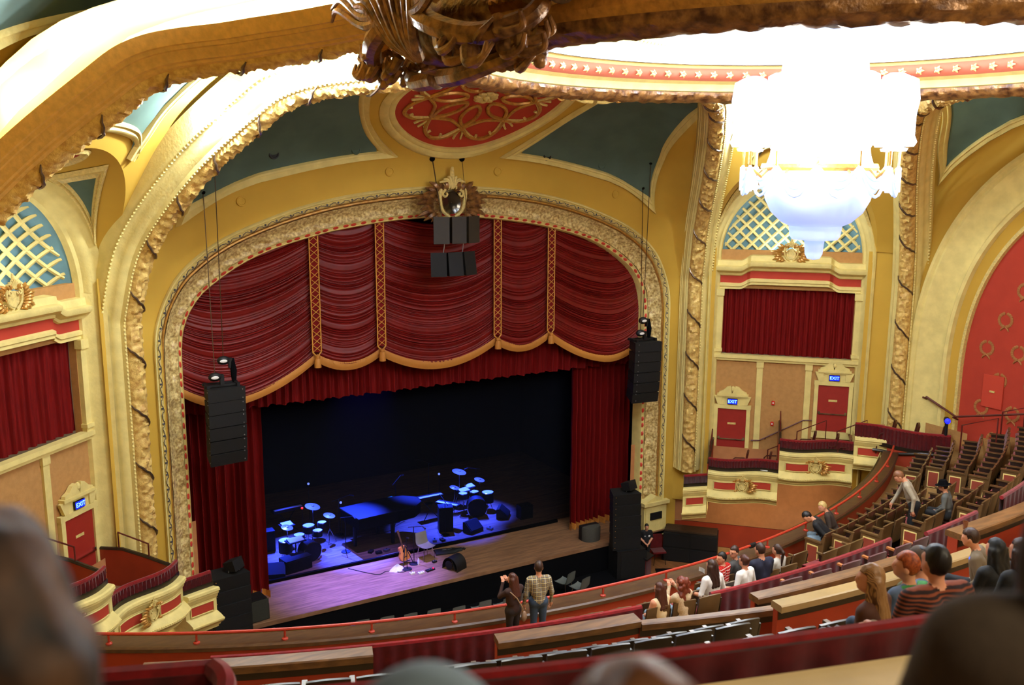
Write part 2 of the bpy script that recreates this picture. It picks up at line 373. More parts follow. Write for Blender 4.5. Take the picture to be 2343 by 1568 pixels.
def rib(name, t0, t1, z0, tf, m_f, m_m, foot0=True, foot1=True, up=0.):
    P, fr = rib_path(t0, t1, z0, foot0, foot1, up)
    top = struct(thing(name, None, None))
    def put(b, n, m): return b.build(n, m, top)
    def TF(G): G = np.array(G); return tf(G) if tf else G
    b = MB(); b.grid(TF([[p + U * u + W * v for u, v in RIBPROF] for p, (U, W) in zip(P, fr)])); put(b, 'moulding', m_m)
    us = np.linspace(0, pi, 11); G = []
    d = np.r_[0, np.cumsum(np.linalg.norm(np.diff(P, axis=0), axis=1))]
    for i, (p, (U, W)) in enumerate(zip(P, fr)):
        row = []
        for j, a in enumerate(us):
            dd = noise.voronoi(Vector((d[i] * 7.5, j * .95, 3.1)))[0]
            h = .12 * (1 - min(1, dd[0] * 1.6)) ** .7 - .03 if 0 < j < 10 else 0
            r = .2 + h
            row.append(p + U * (.235 - cos(a) * .225) + W * (.02 + sin(a) * r))
        G.append(row)
    b = MB(); b.grid(TF(G)); put(b, 'foliage', m_f)
    for s0 in np.arange(.7, d[-1] - .6, 1.45):
        pts = []
        for k, a in enumerate(np.linspace(.12, pi - .12, 9)):
            i = min(len(P) - 1, int(np.searchsorted(d, s0 + .62 - .62 * k / 8)))
            U, W = fr[i]; pts.append(P[i] + U * (.235 - cos(a) * .23) + W * (.03 + sin(a) * .235))
        b = MB(); b.tube(TF(pts), [.012, .028, .03, .03, .03, .03, .03, .028, .012], 6); put(b, 'ribbon', M_RIBBON)
    b = MB()
    for i in range(0, len(P), 2):
        U, W = fr[i]; b.ball(TF(P[i] + U * .84 - W * .33)[()], .035, 4, 6)
        b.ball(TF(P[i] + U * .49 + W * .05)[()], .03, 4, 6)
    put(b, 'beading', m_m)
    return top
rib('trim_9', 8.66, -8.66, 3.2, None, M_FOL, M_CREAM)
rib('trim_10', 8.66, -3.2, 3.2, rotL, M_FOL, mat('gilt_moulding', (.90, .72, .40), .5, spec=.4, var=.2, vscale=8, bump=.3, bscale=20), foot1=False, up=.05)
rib('trim_11', -8.66, 3.0, 4.6, rotR, M_FOL, M_CREAM, foot1=False)

# ---- proscenium frame ---------------------------------------------------------------
NF = 420
FO, FI = arch_line(F_HALF, NF), arch_line(I_HALF, NF)
fs = np.r_[0, np.cumsum(np.linalg.norm(np.diff(FO, axis=0), axis=1))]
def FR(i, w, h):
    o, n = FO[i], FI[i]; q = o * (1 - w) + n * w
    return V3(q[0], 24.78 + .5 * w - h, q[1])
pro = struct(thing('trim_12', None, None))
def band(name, prof, m, disp=None):
    b = MB(); b.grid([[FR(i, w, h + (disp(i, j, w) if disp else 0)) for j, (w, h) in enumerate(prof)] for i in range(NF)]); return b.build(name, m, pro)
band('bead_moulding', [(-.02, -.1), (0, .05), (.03, .1), (.07, .1), (.09, .05), (.10, .07)], M_CREAM)
band('vine_band', [(.10, .07), (.12, .1), (.17, .11), (.22, .1), (.24, .06), (.25, .02)], M_CREAMB)
band('cyma_moulding', [(.25, .02), (.27, .09), (.31, .12), (.34, .1), (.36, .03)], M_GOLD)
AW = [.36 + .5 * k / 14 for k in range(15)]
def leaf(i, j, w):
    x = fs[i] * 6.6; v = (w - .36) / .5
    ph = abs(sin(x + (v - .5) ** 2 * 5)); vein = abs(sin(fs[i] * 42 + v * 6))
    return -.14 * sin(v * pi) + .07 * ph * sin(v * pi) ** .5 + .025 * vein
M_ACAN = mat('acanthus_relief', (.92, .83, .56), .38, spec=.6, col2=(.62, .48, .25), kind='noise', vscale=13, bump=.6, bscale=30)
band('acanthus_band', [(w, .08) for w in AW], M_ACAN, leaf)
band('dot_band', [(.86, .06), (.88, .1), (.9, .07), (.98, .07), (1.0, .1), (1.03, .06), (1.05, -.35)], M_CREAM)
b = MB(); b.cur = 0
step = .33; s0 = 0.
k = 0
for s in np.arange(.15, fs[-1], .30):
    i = int(np.searchsorted(fs, s)); i = min(i, NF - 2)
    t = nrm(FR(i + 1, .94, 0) - FR(i, .94, 0)); n = nrm(FR(i, 1, 0) - FR(i, 0, 0))
    c = FR(i, .94, .075); yv = V3(0, -1, 0)
    M = Matrix(np.stack([t * .085, n * .05, yv * .03], 1)).to_3x3()
    b.ball(c, 1, 5, 10, M)
b.build('red_studs', mat('red_stud', (.78, .25, .18), .4), pro)
b = MB()
for k, s in enumerate(np.arange(.1, fs[-1] - .5, .36)):
    pts = []
    for q in np.linspace(0, 1, 9):
        i = min(NF - 1, int(np.searchsorted(fs, s + .36 * q))); w = .17 + .045 * sin(2 * pi * q); pts.append(FR(i, w, .125))
    b.tube(pts, .009, 4)
    i = min(NF - 1, int(np.searchsorted(fs, s + .1))); b.ball(FR(i, .15, .12), (.03, .02, .03), 4, 6)
b.build('vine_scroll', mat('blue_black_vine', (.27, .27, .30), .5), pro)
for sx in (-1, 1):   # plinths
    pl = struct(thing('trim_13' if sx < 0 else 'trim_14', None, None))
    b = MB(); b.box((sx * 7.93, 25.05, 1.45), (.98, .7, 1.15)); b.box((sx * 7.93, 25.02, 2.02), (1.1, .84, .12)); b.box((sx * 7.93, 25.02, .9), (1.1, .84, .14))
    b.prism([(-.42, 0), (.42, 0), (0, .2)], (sx * 7.93, 24.68, 2.08), (1, 0, 0), (0, 0, 1), (0, 1, 0), .3)
    b.box((sx * 7.93, 24.69, 1.45), (.86, .04, .95)); b.build('pedestal', M_CREAM, pl, smooth=False)
    b = MB(); b.box((sx * 7.93, 24.655, 1.56), (.5, .04, .26)); b.build('grille', M_BLKB, pl, smooth=False)
    b = MB(); b.box((sx * 7.93, 25.1, .41), (1.1, .9, .82)); b.build('dado', M_ORNG, pl, smooth=False)

# ---- crest on the proscenium arch ----------------------------------------------------
def crest(name, label, o, ex, ez, en, s, mats, wreath=True, mirror_mat=None, group=None):
    """shield cartouche: scroll frame, crown shell, side leaves"""
    o, ex, ez, en = map(np.asarray, (o, ex, ez, en))
    T = thing(name, label, 'ornament', group=group)
    def pt(x, z, h): return o + ex * x * s + ez * z * s + en * h * s
    def sc(b, P, r): P = spline(np.array(P, float), 6); b.tube([pt(*p) for p in P], np.linspace(r, r * .55, len(P)) * s, 7)
    b = MB()
    for g in (-1, 1):
        sc(b, [(g * .12, .58, .14), (g * .34, .62, .17), (g * .5, .45, .18), (g * .5, .1, .17), (g * .38, -.28, .16), (g * .12, -.5, .14)], .1)
        sc(b, [(g * .3, .5, .2), (g * .42, .36, .22), (g * .34, .24, .24), (g * .24, .32, .24), (g * .29, .38, .25)], .06)
    b.build('scroll_frame', mats[0], T)
    b = MB(); b.grid([[pt(.36 * r * cos(a), .02 + .42 * r * sin(a), .13 - .05 * (1 - r * r)) for a in np.linspace(0, 2 * pi, 24, endpoint=False)] for r in np.linspace(.02, 1, 5)], wrapv=True); b.build('shield', mirror_mat or mats[0], T)
    b = MB()
    for k in range(-3, 4): sc(b, [(0, .55, .16), (k * .075, .78, .2), (k * .12, 1.0 - abs(k) * .07, .24), (k * .17, 1.06 - abs(k) * .1, .16)], .07)
    sc(b, [(0, .95, .16), (0, 1.2, .16), (.03, 1.3, .12)], .09); b.build('shell', mats[0], T)
    if wreath:
        for g in (-1, 1):
            b = MB()
            for k in range(11):
                a = -1.0 + k * .26; r0, r1 = .5, 1.0 + .25 * ((k * 7) % 3) / 2
                c0 = (g * .25 + g * r0 * cos(a), r0 * sin(a) - .05, .06); c1 = (g * .3 + g * r1 * cos(a), r1 * .75 * sin(a) - .05, .1)
                m = ((c0[0] + c1[0]) / 2, (c0[1] + c1[1]) / 2 + .06, .2)
                P = spline(np.array([c0, m, c1], float), 5); b.tube([pt(*p) for p in P], s * np.array([.05, .09, .11, .12, .12, .11, .1, .08, .06, .04, .015])[:len(P)], 6)
            for k in range(7): b.ball(pt(g * (.45 + .09 * (k % 3)), -.5 + .12 * k, .16), .055 * s, 5, 7)
            b.build('leaf_cluster', mats[1], T)
    return T
M_MIRR = mat('dark_mirror', (.20, .18, .15), .12, metal=.7, spec=.8)
crest('crest', 'cream and gilt shield crest on the crown of the stage arch', (0, 24.62, 12.55), (1, 0, 0), (0, 0, 1), (0, -1, 0), .78, (M_CREAMB, M_DGOLD), True, M_MIRR)

# ---- dome ring ---------------------------------------------------------------------------
ring = struct(thing('trim_15', None, None))
NR = 180
AZ = np.linspace(0, 2 * pi, NR, endpoint=False)
def lathe_ring(prof, disp=None):
    return [[V3((r) * sin(a), CY + r * cos(a), z) if disp is None else (lambda q: V3(q[0] * sin(a), CY + q[0] * cos(a), q[1]))(disp(a, j, r, z)) for j, (r, z) in enumerate(prof)] for a in AZ]
def rband(name, prof, m, disp=None):
    b = MB(); b.grid(lathe_ring(prof, disp), wrapu=True); return b.build(name, m, ring)
rband('inner_fillet', [(5.5, 15.42), (5.62, 15.36), (5.66, 15.22), (5.72, 15.2)], M_CREAM)
rband('star_frieze', [(5.32, 15.66), (5.34, 15.6), (5.4, 15.48), (5.5, 15.42)], mat('pink_frieze', (.78, .42, .32), .6))
rband('inner_lip', [(5.2, 15.72), (5.3, 15.71), (5.32, 15.66)], M_CREAM)
NR2 = 460
rp = [(5.96 + .27 * cos(a), 15.2 - .2 * sin(a)) for a in np.linspace(pi, 0, 12)]
def rolld(a, j, r, z):
    if j in (0, 11): return r, z
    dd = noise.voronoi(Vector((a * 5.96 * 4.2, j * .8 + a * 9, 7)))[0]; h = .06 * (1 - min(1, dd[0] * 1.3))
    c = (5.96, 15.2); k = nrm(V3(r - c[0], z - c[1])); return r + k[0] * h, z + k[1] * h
AZ0 = AZ; AZ = np.linspace(0, 2 * pi, NR2, endpoint=False)
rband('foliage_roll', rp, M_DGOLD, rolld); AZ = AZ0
rband('outer_cyma', [(6.23, 15.2), (6.3, 15.3), (6.28, 15.42), (6.36, 15.5), (6.42, 15.5), (6.42, 15.58)], M_GOLD)
rband('leaf_frieze', [(6.42, 15.58), (6.4, 15.7), (6.42, 15.95), (6.5, 16.05)], M_RED)
rband('outer_cornice', [(6.5, 16.05), (6.6, 16.05), (6.62, 16.15), (6.75, 16.2), (6.8, 16.3), (7.1, 16.35)], M_GOLD)
for k in range(96):
    a = k * 2 * pi / 96
    b = MB(); c = V3(5.38 * sin(a), CY + 5.38 * cos(a), 15.54); t = V3(cos(a), -sin(a), 0); n = V3(-sin(a), -cos(a), -.15)
    for q in range(5):
        g = q * 2 * pi / 5; b.tube([c + n * .02, c + n * .07 + (t * cos(g) + V3(0, 0, 1) * sin(g)) * .04, c + n * .03 + (t * cos(g) + V3(0, 0, 1) * sin(g)) * .08], [.028, .028, .01], 5)
    b.build('star_boss', M_CREAM, ring)
b = MB()
for k in range(110):
    a = k * 2 * pi / 110; t = V3(cos(a), -sin(a), 0); n = V3(sin(a), cos(a), 0); c = V3(6.4 * sin(a), CY + 6.4 * cos(a), 15.62)
    for g in (-1, 0, 1):
        b.tube([c + n * .02, c + n * .08 + t * g * .06 + V3(0, 0, .2), c + n * .12 + t * g * .12 + V3(0, 0, .36 - .08 * abs(g))], [.05, .05, .015], 5)
b.build('acanthus_leaves', M_GOLD, ring)
b = MB()
for k in range(300):
    a = k * 2 * pi / 300; b.ball((6.44 * sin(a), CY + 6.44 * cos(a), 15.5), .035, 4, 6)
b.build('beading', M_GOLD, ring)
# dome
M_DOME = mat('dome_plaster', (.80, .85, .93), .9, spec=.05)
b = MB(); b.grid([[V3(r * sin(a), CY + r * cos(a), z) for r, z in [(5.2, 15.73), (5.95, 15.95)] + [(6.0 * cos(g), 16.0 + 3.3 * sin(g)) for g in np.linspace(0, pi / 2 - .02, 16)]] for a in AZ], wrapu=True)
struct(b.build('ceiling', M_DOME))

# big gilt cartouche where the left rib meets the ring; smaller ones at front and right
def big_cart(name, label, ang, s, mats):
    T = thing(name, label, 'ornament')
    n = V3(sin(ang), cos(ang), 0); t = V3(cos(ang), -sin(ang), 0); o = V3(0, CY, 15.25) + n * 6.2
    rnd = random.Random(5)
    def pt(x, y, z): return o + t * x * s + n * y * s + V3(0, 0, z * s)
    def sc(b, P, r0, r1=None): P = spline(np.array(P, float), 7); b.tube([pt(*p) for p in P], np.linspace(r0, r0 * .5 if r1 is None else r1, len(P)) * s, 8)
    b = MB()   # broad scallop body hugging the underside of the roll
    b.grid([[pt(x, .25 + .5 * cos(v) * (1 - .35 * (x / 1.25) ** 2), .05 - .42 * sin(v) * (1 - .5 * (x / 1.25) ** 2) + .04 * abs(sin(x * 9))) for v in np.linspace(-.4, pi + .2, 14)] for x in np.linspace(-1.25, 1.25, 40)])
    b.build('shell_body', mats[0], T)
    for g in (-1, 1):
        b = MB(); sc(b, [(g * .2, .9, .2), (g * .75, .95, -.05), (g * 1.3, .75, -.2), (g * 1.75, .45, -.1), (g * 1.8, .3, .05), (g * 1.62, .3, .0), (g * 1.6, .4, -.08)], .13)
        sc(b, [(g * .1, .5, -.5), (g * .6, .5, -.5), (g * 1.1, .35, -.4), (g * 1.42, .2, -.3), (g * 1.45, .12, -.18), (g * 1.32, .12, -.2), (g * 1.3, .2, -.27)], .11); b.build('scroll', mats[0], T)
        b = MB()
        for k in range(16):
            x = g * (.5 + rnd.random() * 1.1); y = .1 + rnd.random() * .8; z = -.35 + rnd.random() * .3
            sc(b, [(x, y, z), (x + g * .12, y + .05, z - .14), (x + g * .3, y + rnd.uniform(-.1, .1), z - .1), (x + g * .4, y, z + .02)], .07, .02)
        b.build('leaf_cluster', mats[1], T)
        b = MB()
        for k in range(22): b.ball(pt(g * (.55 + rnd.random() * .75), -.05 + rnd.random() * .4, -.42 + rnd.random() * .2), .075 * s, 6, 8)
        b.build('fruit_cluster', mats[1], T)
        b = MB()
        for k in range(6): sc(b, [(g * .3, 1.0, .1 + k * .06), (g * (.8 + k * .05), 1.05, .1 + k * .1), (g * 1.5, 1.1 - k * .05, .35 + k * .12), (g * 2.0, 1.0, .3 + k * .14)], .07, .02)
        b.build('acanthus_spray', mats[0], T)
    b = MB()
    for k in range(-4, 5): sc(b, [(0, .75, -.3), (k * .08, .95, -.1), (k * .15, 1.1, .25), (k * .2, 1.15, .5 - abs(k) * .05)], .07, .03)
    b.build('palmette', mats[1], T)
    b = MB(); b.grid([[pt(.34 * r * cos(a), .35 + .34 * r * sin(a), -.5 + .06 * r) for a in np.linspace(0, 2 * pi, 20, endpoint=False)] for r in np.linspace(.02, 1, 5)], wrapv=True); b.build('oval_boss', mats[0], T)
    return T
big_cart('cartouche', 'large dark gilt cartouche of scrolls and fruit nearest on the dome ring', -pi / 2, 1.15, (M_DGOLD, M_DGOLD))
big_cart('cartouche', 'small gilt cartouche on the dome ring over the stage arch', 0, .5, (M_CREAMB, M_GOLD))
big_cart('cartouche', 'small gilt cartouche on the dome ring at the right edge', pi / 2, .5, (M_CREAMB, M_GOLD))

# ---- pendentives, box niches and side boxes walls ----------------------------------------
FD = np.array([(6.25, 16.36), (8, 16.3), (10, 16.1), (11, 15.9), (11.75, 15.64), (12.45, 15.23), (13.15, 14.7), (13.6, 14.22), (13.9, 13.9), (14.1, 13.65), (14.6, 13.0), (15.2, 12.2), (15.7, 11.4), (15.9, 10.9), (15.95, 9.5), (15.95, 6.0), (15.95, 2.0)])
_fd = resamp(spline(FD, 8), .05); _fs = np.r_[0, np.cumsum(np.linalg.norm(np.diff(_fd, axis=0), axis=1))]
def fz(z): return float(np.interp(-z, -_fd[:, 1], _fd[:, 0]))       # d at height z
def PEN(side, s, q): return DB(side, s, float(np.interp(q, _fs, _fd[:, 0])), float(np.interp(q, _fs, _fd[:, 1])))
def qz(z): return float(np.interp(-z, -_fd[:, 1], _fs))
def hole(phi): return 2.62 * sin(phi), 10.95 + 2.97 * cos(phi)
def liftp(P, h): return P + h * nrm(V3(0, CY, 6) - P)
wn = 0
def bay(side):
    nm = 'left' if side < 0 else 'right'
    D = lambda s, d, z: DB(side, s, d, z)
    b = MB()
    phis = np.linspace(-pi / 2, pi / 2, 61)
    # surround from the niche mouth outwards to rib side / up to the ring
    G = []
    for ph in phis:
        s, z = hole(ph); q0 = qz(z)
        s1 = 3.5 * np.sign(ph) * min(1, abs(ph) / .55) if abs(ph) > 1e-6 else 0
        q1 = 0. if abs(ph) < .55 else np.interp(abs(ph), [.55, pi / 2], [0, qz(10.9)])
        G.append([PEN(side, s * (1 - w) + s1 * w, q0 * (1 - w) + q1 * w) for w in np.linspace(0, 1, 24)])
    b.grid(G)
    for g in (-1, 1):
        b.grid([[D(g * s, 15.95, z) for s in (2.4, 3.6)] for z in np.linspace(2, 10.95, 3)])
    struct(b.build('wall_%s_pendentive' % nm, M_YEL))
    # barrel vault of the niche
    b = MB(); G = []
    for ph in phis:
        s, z = hole(ph); s2_, z2_ = 2.52 * sin(ph), 10.95 + 2.55 * cos(ph); d0 = fz(z)
        G.append([D(s * (1 - w) + s2_ * w, d0 * (1 - w) + 15.93 * w, z * (1 - w) + z2_ * w) for w in np.linspace(0, 1, 10)])
    b.grid(G); struct(b.build('wall_%s_vault' % nm, M_YEL))
    def vault(ph, w, h=.03):
        s, z = hole(ph); s2_, z2_ = 2.52 * sin(ph), 10.95 + 2.55 * cos(ph); d0 = fz(z)
        P = D(s * (1 - w) + s2_ * w, d0 * (1 - w) + 15.93 * w, z * (1 - w) + z2_ * w)
        return P + h * nrm(D(0, 15, 11) - P)
    # red eye and teal kites on the vault
    b = MB(); b.grid([[vault(.16 * r * cos(a), .5 + .36 * r * sin(a), .03) for a in np.linspace(0, 2 * pi, 32, endpoint=False)] for r in (.02, .5, 1)], wrapv=True); struct(b.build('trim_%d' % (16 if side < 0 else 17), M_RED))
    b = MB(); b.grid([[vault((.16 + dr) * cos(a), .5 + (.36 + 1.1 * dr) * sin(a), h) for a in np.linspace(0, 2 * pi, 40, endpoint=False)] for dr, h in ((-.01, .03), (.01, .08), (.04, .05), (.06, .09), (.08, .02))], wrapv=True); struct(b.build('trim_%d' % (18 if side < 0 else 19), M_CREAMB))
    for g in (-1, 1):
        tri_o = np.array([(g * .36, .95), (g * .42, .12), (g * 1.28, .93)]); c = tri_o.mean(0); tri_i = c + (tri_o - c) * .5
        b = MB(); b.add([vault(*p, .035) for p in tri_i], [(0, 1, 2)])
        n = 8; P = [[vault(*(tri_i[0] * (1 - u) + (tri_i[1] * (1 - v) + tri_i[2] * v) * u), .035) for v in np.linspace(0, 1, n)] for u in np.linspace(0.02, 1, n)]
        b = MB(); b.grid(P); struct(b.build('trim_%d' % (20 + (side > 0) * 2 + (g > 0)), M_TEAL))
        b = MB()
        for k in range(3):
            A0_, A1_, B0_, B1_ = tri_i[k], tri_i[(k + 1) % 3], tri_o[k], tri_o[(k + 1) % 3]
            b.grid([[vault(*((A0_ * (1 - u) + A1_ * u) * (1 - w) + (B0_ * (1 - u) + B1_ * u) * w), h) for w, h in ((0, .03), (.2, .09), (.45, .05), (.8, .1), (1, .02))] for u in np.linspace(0, 1, 14)])
        struct(b.build('trim_%d' % (24 + (side > 0) * 2 + (g > 0)), M_CREAMB))
    # cusped cream moulding and teal pendentive field
    MI = [(s, 14.24 - .14 * (s / 1.1) ** 2 - .19 * max(0, abs(s) - .9) ** 2 * 4) for s in np.linspace(-1.5, 1.5, 41)]
    MI = np.array([(s, qz(max(13.68, z))) for s, z in MI])
    KQ = [qz(13.7), qz(14.3), qz(14.9), qz(15.4), qz(15.8), qz(16.1), qz(16.25), .3]; KS = [1.5, 1.47, 1.42, 1.38, 1.36, 1.35, 1.4, 1.5]
    kl = spline(np.array(list(zip(KS, KQ))), 6)
    b = MB(); prof = [(0, .02), (.06, .1), (.13, .12), (.18, .07), (.24, .13), (.3, .12), (.33, .02)]
    b.grid([[liftp(PEN(side, s * (1 - .25 * u), q - u * 1.0), h) for u, h in prof] for s, q in MI])
    for g in (-1, 1): b.grid([[liftp(PEN(side, g * (s - u * .8), q - .15 * u), h) for u, h in prof] for s, q in kl])
    struct(b.build('trim_%d' % (28 if side < 0 else 29), M_CREAM))
    b = MB()
    sm = MI[:, 0] * .78; qm = MI[:, 1] - .3
    b.grid([[liftp(PEN(side, np.clip(s, -1.16, 1.16) * (1 - w) + w * 1.16 * s / 1.17, q * (1 - w) + .35 * w), .05) for w in np.linspace(0, 1, 14)] for s, q in zip(sm, qm)])
    struct(b.build('trim_%d' % (30 if side < 0 else 31), M_TEAL))
    # lattice half dome -----------------------------------------------------------
    W, Hh, z0, dp = 2.28, 2.5, 10.66, 1.0
    def AP(s, z, off=0.):
        r2 = (s / W) ** 2 + ((z - z0) / Hh) ** 2
        return D(s, 16.46 + (dp + off) * sqrt(max(0, 1 - r2)), z)
    win = struct(thing('window_%d' % (1 if side < 0 else 2), None, None))
    b = MB(); b.grid([[AP(W * r * cos(a), z0 + Hh * r * sin(a), .08) for a in np.linspace(0, pi, 41)] for r in np.linspace(0, 1, 14)]); b.build('backing', mat('pale_teal_panel', (.42, .58, .62), .6, var=.1), win)
    b = MB()
    for fam in (-1, 1):
        for c in np.arange(-4.8, 4.9, .43):
            pts = [(s, z0 + fam * s + c) for s in np.linspace(-W, W, 120)]
            seg = [p for p in pts if p[1] >= z0 - .02 and (p[0] / W) ** 2 + ((p[1] - z0) / Hh) ** 2 < .965]
            if len(seg) > 3: b.tube([AP(p[0], p[1], -.05) for p in seg], .055, 5)
    b.build('lattice', M_CREAM, win)
    b = MB(); b.grid([[D(s, d, z) for s, d, z in ((W * cos(a) * k1, dd, z0 + Hh * sin(a) * k2) for k1, k2, dd in ((.985, .985, 16.5), (1.0, 1.0, 16.35), (1.03, 1.04, 16.3), (1.04, 1.06, 16.2), (1.055, 1.09, 16.12), (1.075, 1.12, 16.08), (1.1, 1.13, 16.0), (1.105, 1.15, 15.93), (1.125, 1.16, 15.86), (1.15, 1.17, 15.9)))] for a in np.linspace(-.02, pi + .02, 61)])
    for g in (-1, 1): b.grid([[D(g * W * k, d, z) for k, d in ((.985, 16.5), (1.0, 16.35), (1.03, 16.3), (1.055, 16.12), (1.1, 16.0), (1.125, 15.86), (1.15, 15.9))] for z in np.linspace(3, z0, 3)])
    struct(b.build('trim_%d' % (32 if side < 0 else 33), M_CREAM))
    b = MB()
    n = V3(side * S2, S2, 0); e = V3(-side * S2, S2, 0)
    def bx(s, d, z, ds, dd, dz):
        M = Matrix((tuple(e), tuple(n), (0, 0, 1))).transposed(); b.box(D(s, d, z), (ds, dd, dz), M=M)
    # wall with curtain opening
    bx(0, 16.56, 5.3, 4.8, .2, 3.8); bx(0, 16.56, 10.2, 4.8, .2, 1.3)
    for g in (-1, 1): bx(g * 2.26, 16.56, 8.4, .28, .2, 2.5)
    struct(b.build('wall_%s_box' % nm, M_TAN, smooth=False))
    b = MB()
    for g in (-1, 1):
        bx(g * 2.24, 16.4, 8.35, .22, .14, 2.2); bx(g * 2.24, 16.38, 9.4, .28, .2, .22); bx(g * 2.24, 16.38, 7.4, .28, .18, .1)
    bx(0, 16.4, 7.2, 4.8, .22, .12); bx(0, 16.42, 7.1, 4.8, .14, .1)
    for g in (-1, 1):
        bx(g * .8, 16.43, 5.45, .2, .07, 3.3); bx(g * .8, 16.42, 6.95, .24, .1, .22); bx(g * .8, 16.42, 3.85, .24, .1, .16)
    struct(b.build('trim_%d' % (34 if side < 0 else 35), M_CREAM, smooth=False))
    # entablature with raised centre
    def zo(s): a = abs(s); return .19 * (1 - np.clip((a - 1.2) / .42, 0, 1) ** 2 * (3 - 2 * np.clip((a - 1.2) / .42, 0, 1)))
    def do(s): return .14 * (1 - np.clip((abs(s) - 1.28) / .1, 0, 1))
    SSs = np.r_[np.linspace(-2.42, -1.7, 5), np.linspace(-1.66, -1.1, 20), np.linspace(-1.05, 1.05, 6), np.linspace(1.1, 1.66, 20), np.linspace(1.7, 2.42, 5)]
    def ent(prof, m, nme):
        b = MB(); b.grid([[D(s, 16.46 - o - do(s), z + zo(s)) for o, z in prof] for s in SSs]); return struct(b.build(nme, m))
    k0 = 36 if side < 0 else 40
    ent([(-.1, 9.52), (.06, 9.52), (.06, 9.6), (.1, 9.62), (.1, 9.7), (.03, 9.73)], M_CREAM, 'trim_%d' % k0)
    ent([(.03, 9.72), (.03, 9.98)], M_RED, 'trim_%d' % (k0 + 1))
    ent([(.03, 9.97), (.1, 10.0), (.12, 10.07), (.2, 10.12), (.3, 10.16), (.34, 10.24), (.34, 10.3), (.2, 10.33), (.18, 10.5), (-.1, 10.52)], M_CREAM, 'trim_%d' % (k0 + 2))
    # red drape filling the opening
    b = MB(); b.grid([[D(s, 16.66 + .05 * sin(s * 22 + .6 * sin(z * 1.3)) + .02 * sin(s * 57), z) for z in np.linspace(7.26, 9.8, 12)] for s in np.linspace(-2.14, 2.14, 300)])
    tag(b.build('drape', M_DRAPE), 'dark red pleated drape closing the %s box window' % ('left' if side < 0 else 'right-hand'), 'curtain')
    crest('crest', 'small cream shield crest on the cornice above the %s drape' % nm, D(0, 16.15, 10.78), e, (0, 0, 1), -n, .42, (M_CREAMB, M_GOLD))
    # doors -----------------------------------------------------------------------
    for k, (s0, s1, zt, zb0) in enumerate(((1.18, 2.14, 5.32, 3.62), (-2.12, -1.15, 6.36, 4.76))):
        if side < 0 and k == 1: continue
        sc = (s0 + s1) / 2; w = s1 - s0
        dr = struct(thing('door_%d' % ((1 if side < 0 else 2) + k), None, None))
        b = MB()
        bx(sc, 16.42, (zt + zb0) / 2, w, .06, zt - zb0); b.build('leaf', mat('red_door', (.60, .15, .11), .5, var=.08), dr, smooth=False)
        b = MB()
        for g in (-1, 1): bx(sc + g * (w / 2 + .07), 16.4, (zt + zb0) / 2 + .05, .13, .12, zt - zb0 + .12)
        bx(sc, 16.4, zt + .08, w + .3, .13, .14); bx(sc, 16.43, zb0 - .12, w + .3, .08, .26)
        b.build('frame', M_CREAM, dr, smooth=False)
        b = MB()
        for g in (-1, 1): b.prism([(g * .36, 0), (g * .5, 0), (g * .62, .3), (g * .36, .3)][::g], D(sc, 16.42, zt + .16), e, (0, 0, 1), -n, .1)
        bx(sc, 16.38, zt + .5, 1.06, .2, .08); bx(sc, 16.4, zt + .44, .94, .14, .06)
        for g in (-1, 1): b.prism([(0.03, 0), (g * .48, 0), (g * .46, .07), (g * .32, .13), (g * .2, .25), (g * .08, .28)], D(sc, 16.42, zt + .54), e, (0, 0, 1), -n, .12)
        b.ball(D(sc, 16.34, zt + .72), (.07, .07, .11), 6, 8); bx(sc, 16.42, zt + .3, .72, .1, .3)
        b.build('pediment', M_CREAM, dr, smooth=False)
        b = MB(); bx(sc, 16.36, zb0 + .62, w * .92, .035, .035)
        for g in (-1, 1): bx(sc + g * w * .44, 16.37, zb0 + .66, .07, .07, .09)
        b.build('push_bar', M_CHROME, dr, smooth=False)
        b = MB(); bx(sc, 16.385, zt - .52, .28, .012, .07); b.build('plate', M_CREAMB, dr, smooth=False)
        # exit sign
        es = thing('exit_sign', ('glowing blue exit sign over the %s door' % ('left box' if side < 0 else ('lower right box' if k == 0 else 'upper right box'))), 'sign', group='exit signs over the box doors')
        b = MB(); bx(sc, 16.33, zt + .28, .34, .05, .2); b.build('housing', M_BLK, es, smooth=False)
        b = MB(); bx(sc, 16.30, zt + .28, .31, .012, .17); b.build('panel', mat('exit_blue', (.05, .1, .9), .5, emit=(.03, .12, 1.0), estr=1.6), es, smooth=False)
        cu = bpy.data.curves.new('exit_text', 'FONT'); cu.body = 'EXIT'; cu.size = .15; cu.align_x = 'CENTER'; cu.align_y = 'CENTER'; cu.extrude = .004
        to = bpy.data.objects.new('tmp', cu); COL.objects.link(to)
        me = bpy.data.meshes.new_from_object(to.evaluated_get(bpy.context.evaluated_depsgraph_get())); bpy.data.objects.remove(to)
        lo = bpy.data.objects.new('lettering', me); COL.objects.link(lo); lo.parent = es
        me.materials.clear(); me.materials.append(mat('exit_glow', (.6, .8, 1), .5, emit=(.45, .75, 1.0), estr=3.))
        xd = e if side > 0 else -e    # reading direction seen from the hall
        xd = -e if side > 0 else e
        lo.matrix_world = Matrix(((xd[0], 0, -n[0], 0), (xd[1], 0, -n[1], 0), (0, 1, 0, 0), (0, 0, 0, 1)))
        lo.location = tuple(D(sc, 16.285, zt + .28))
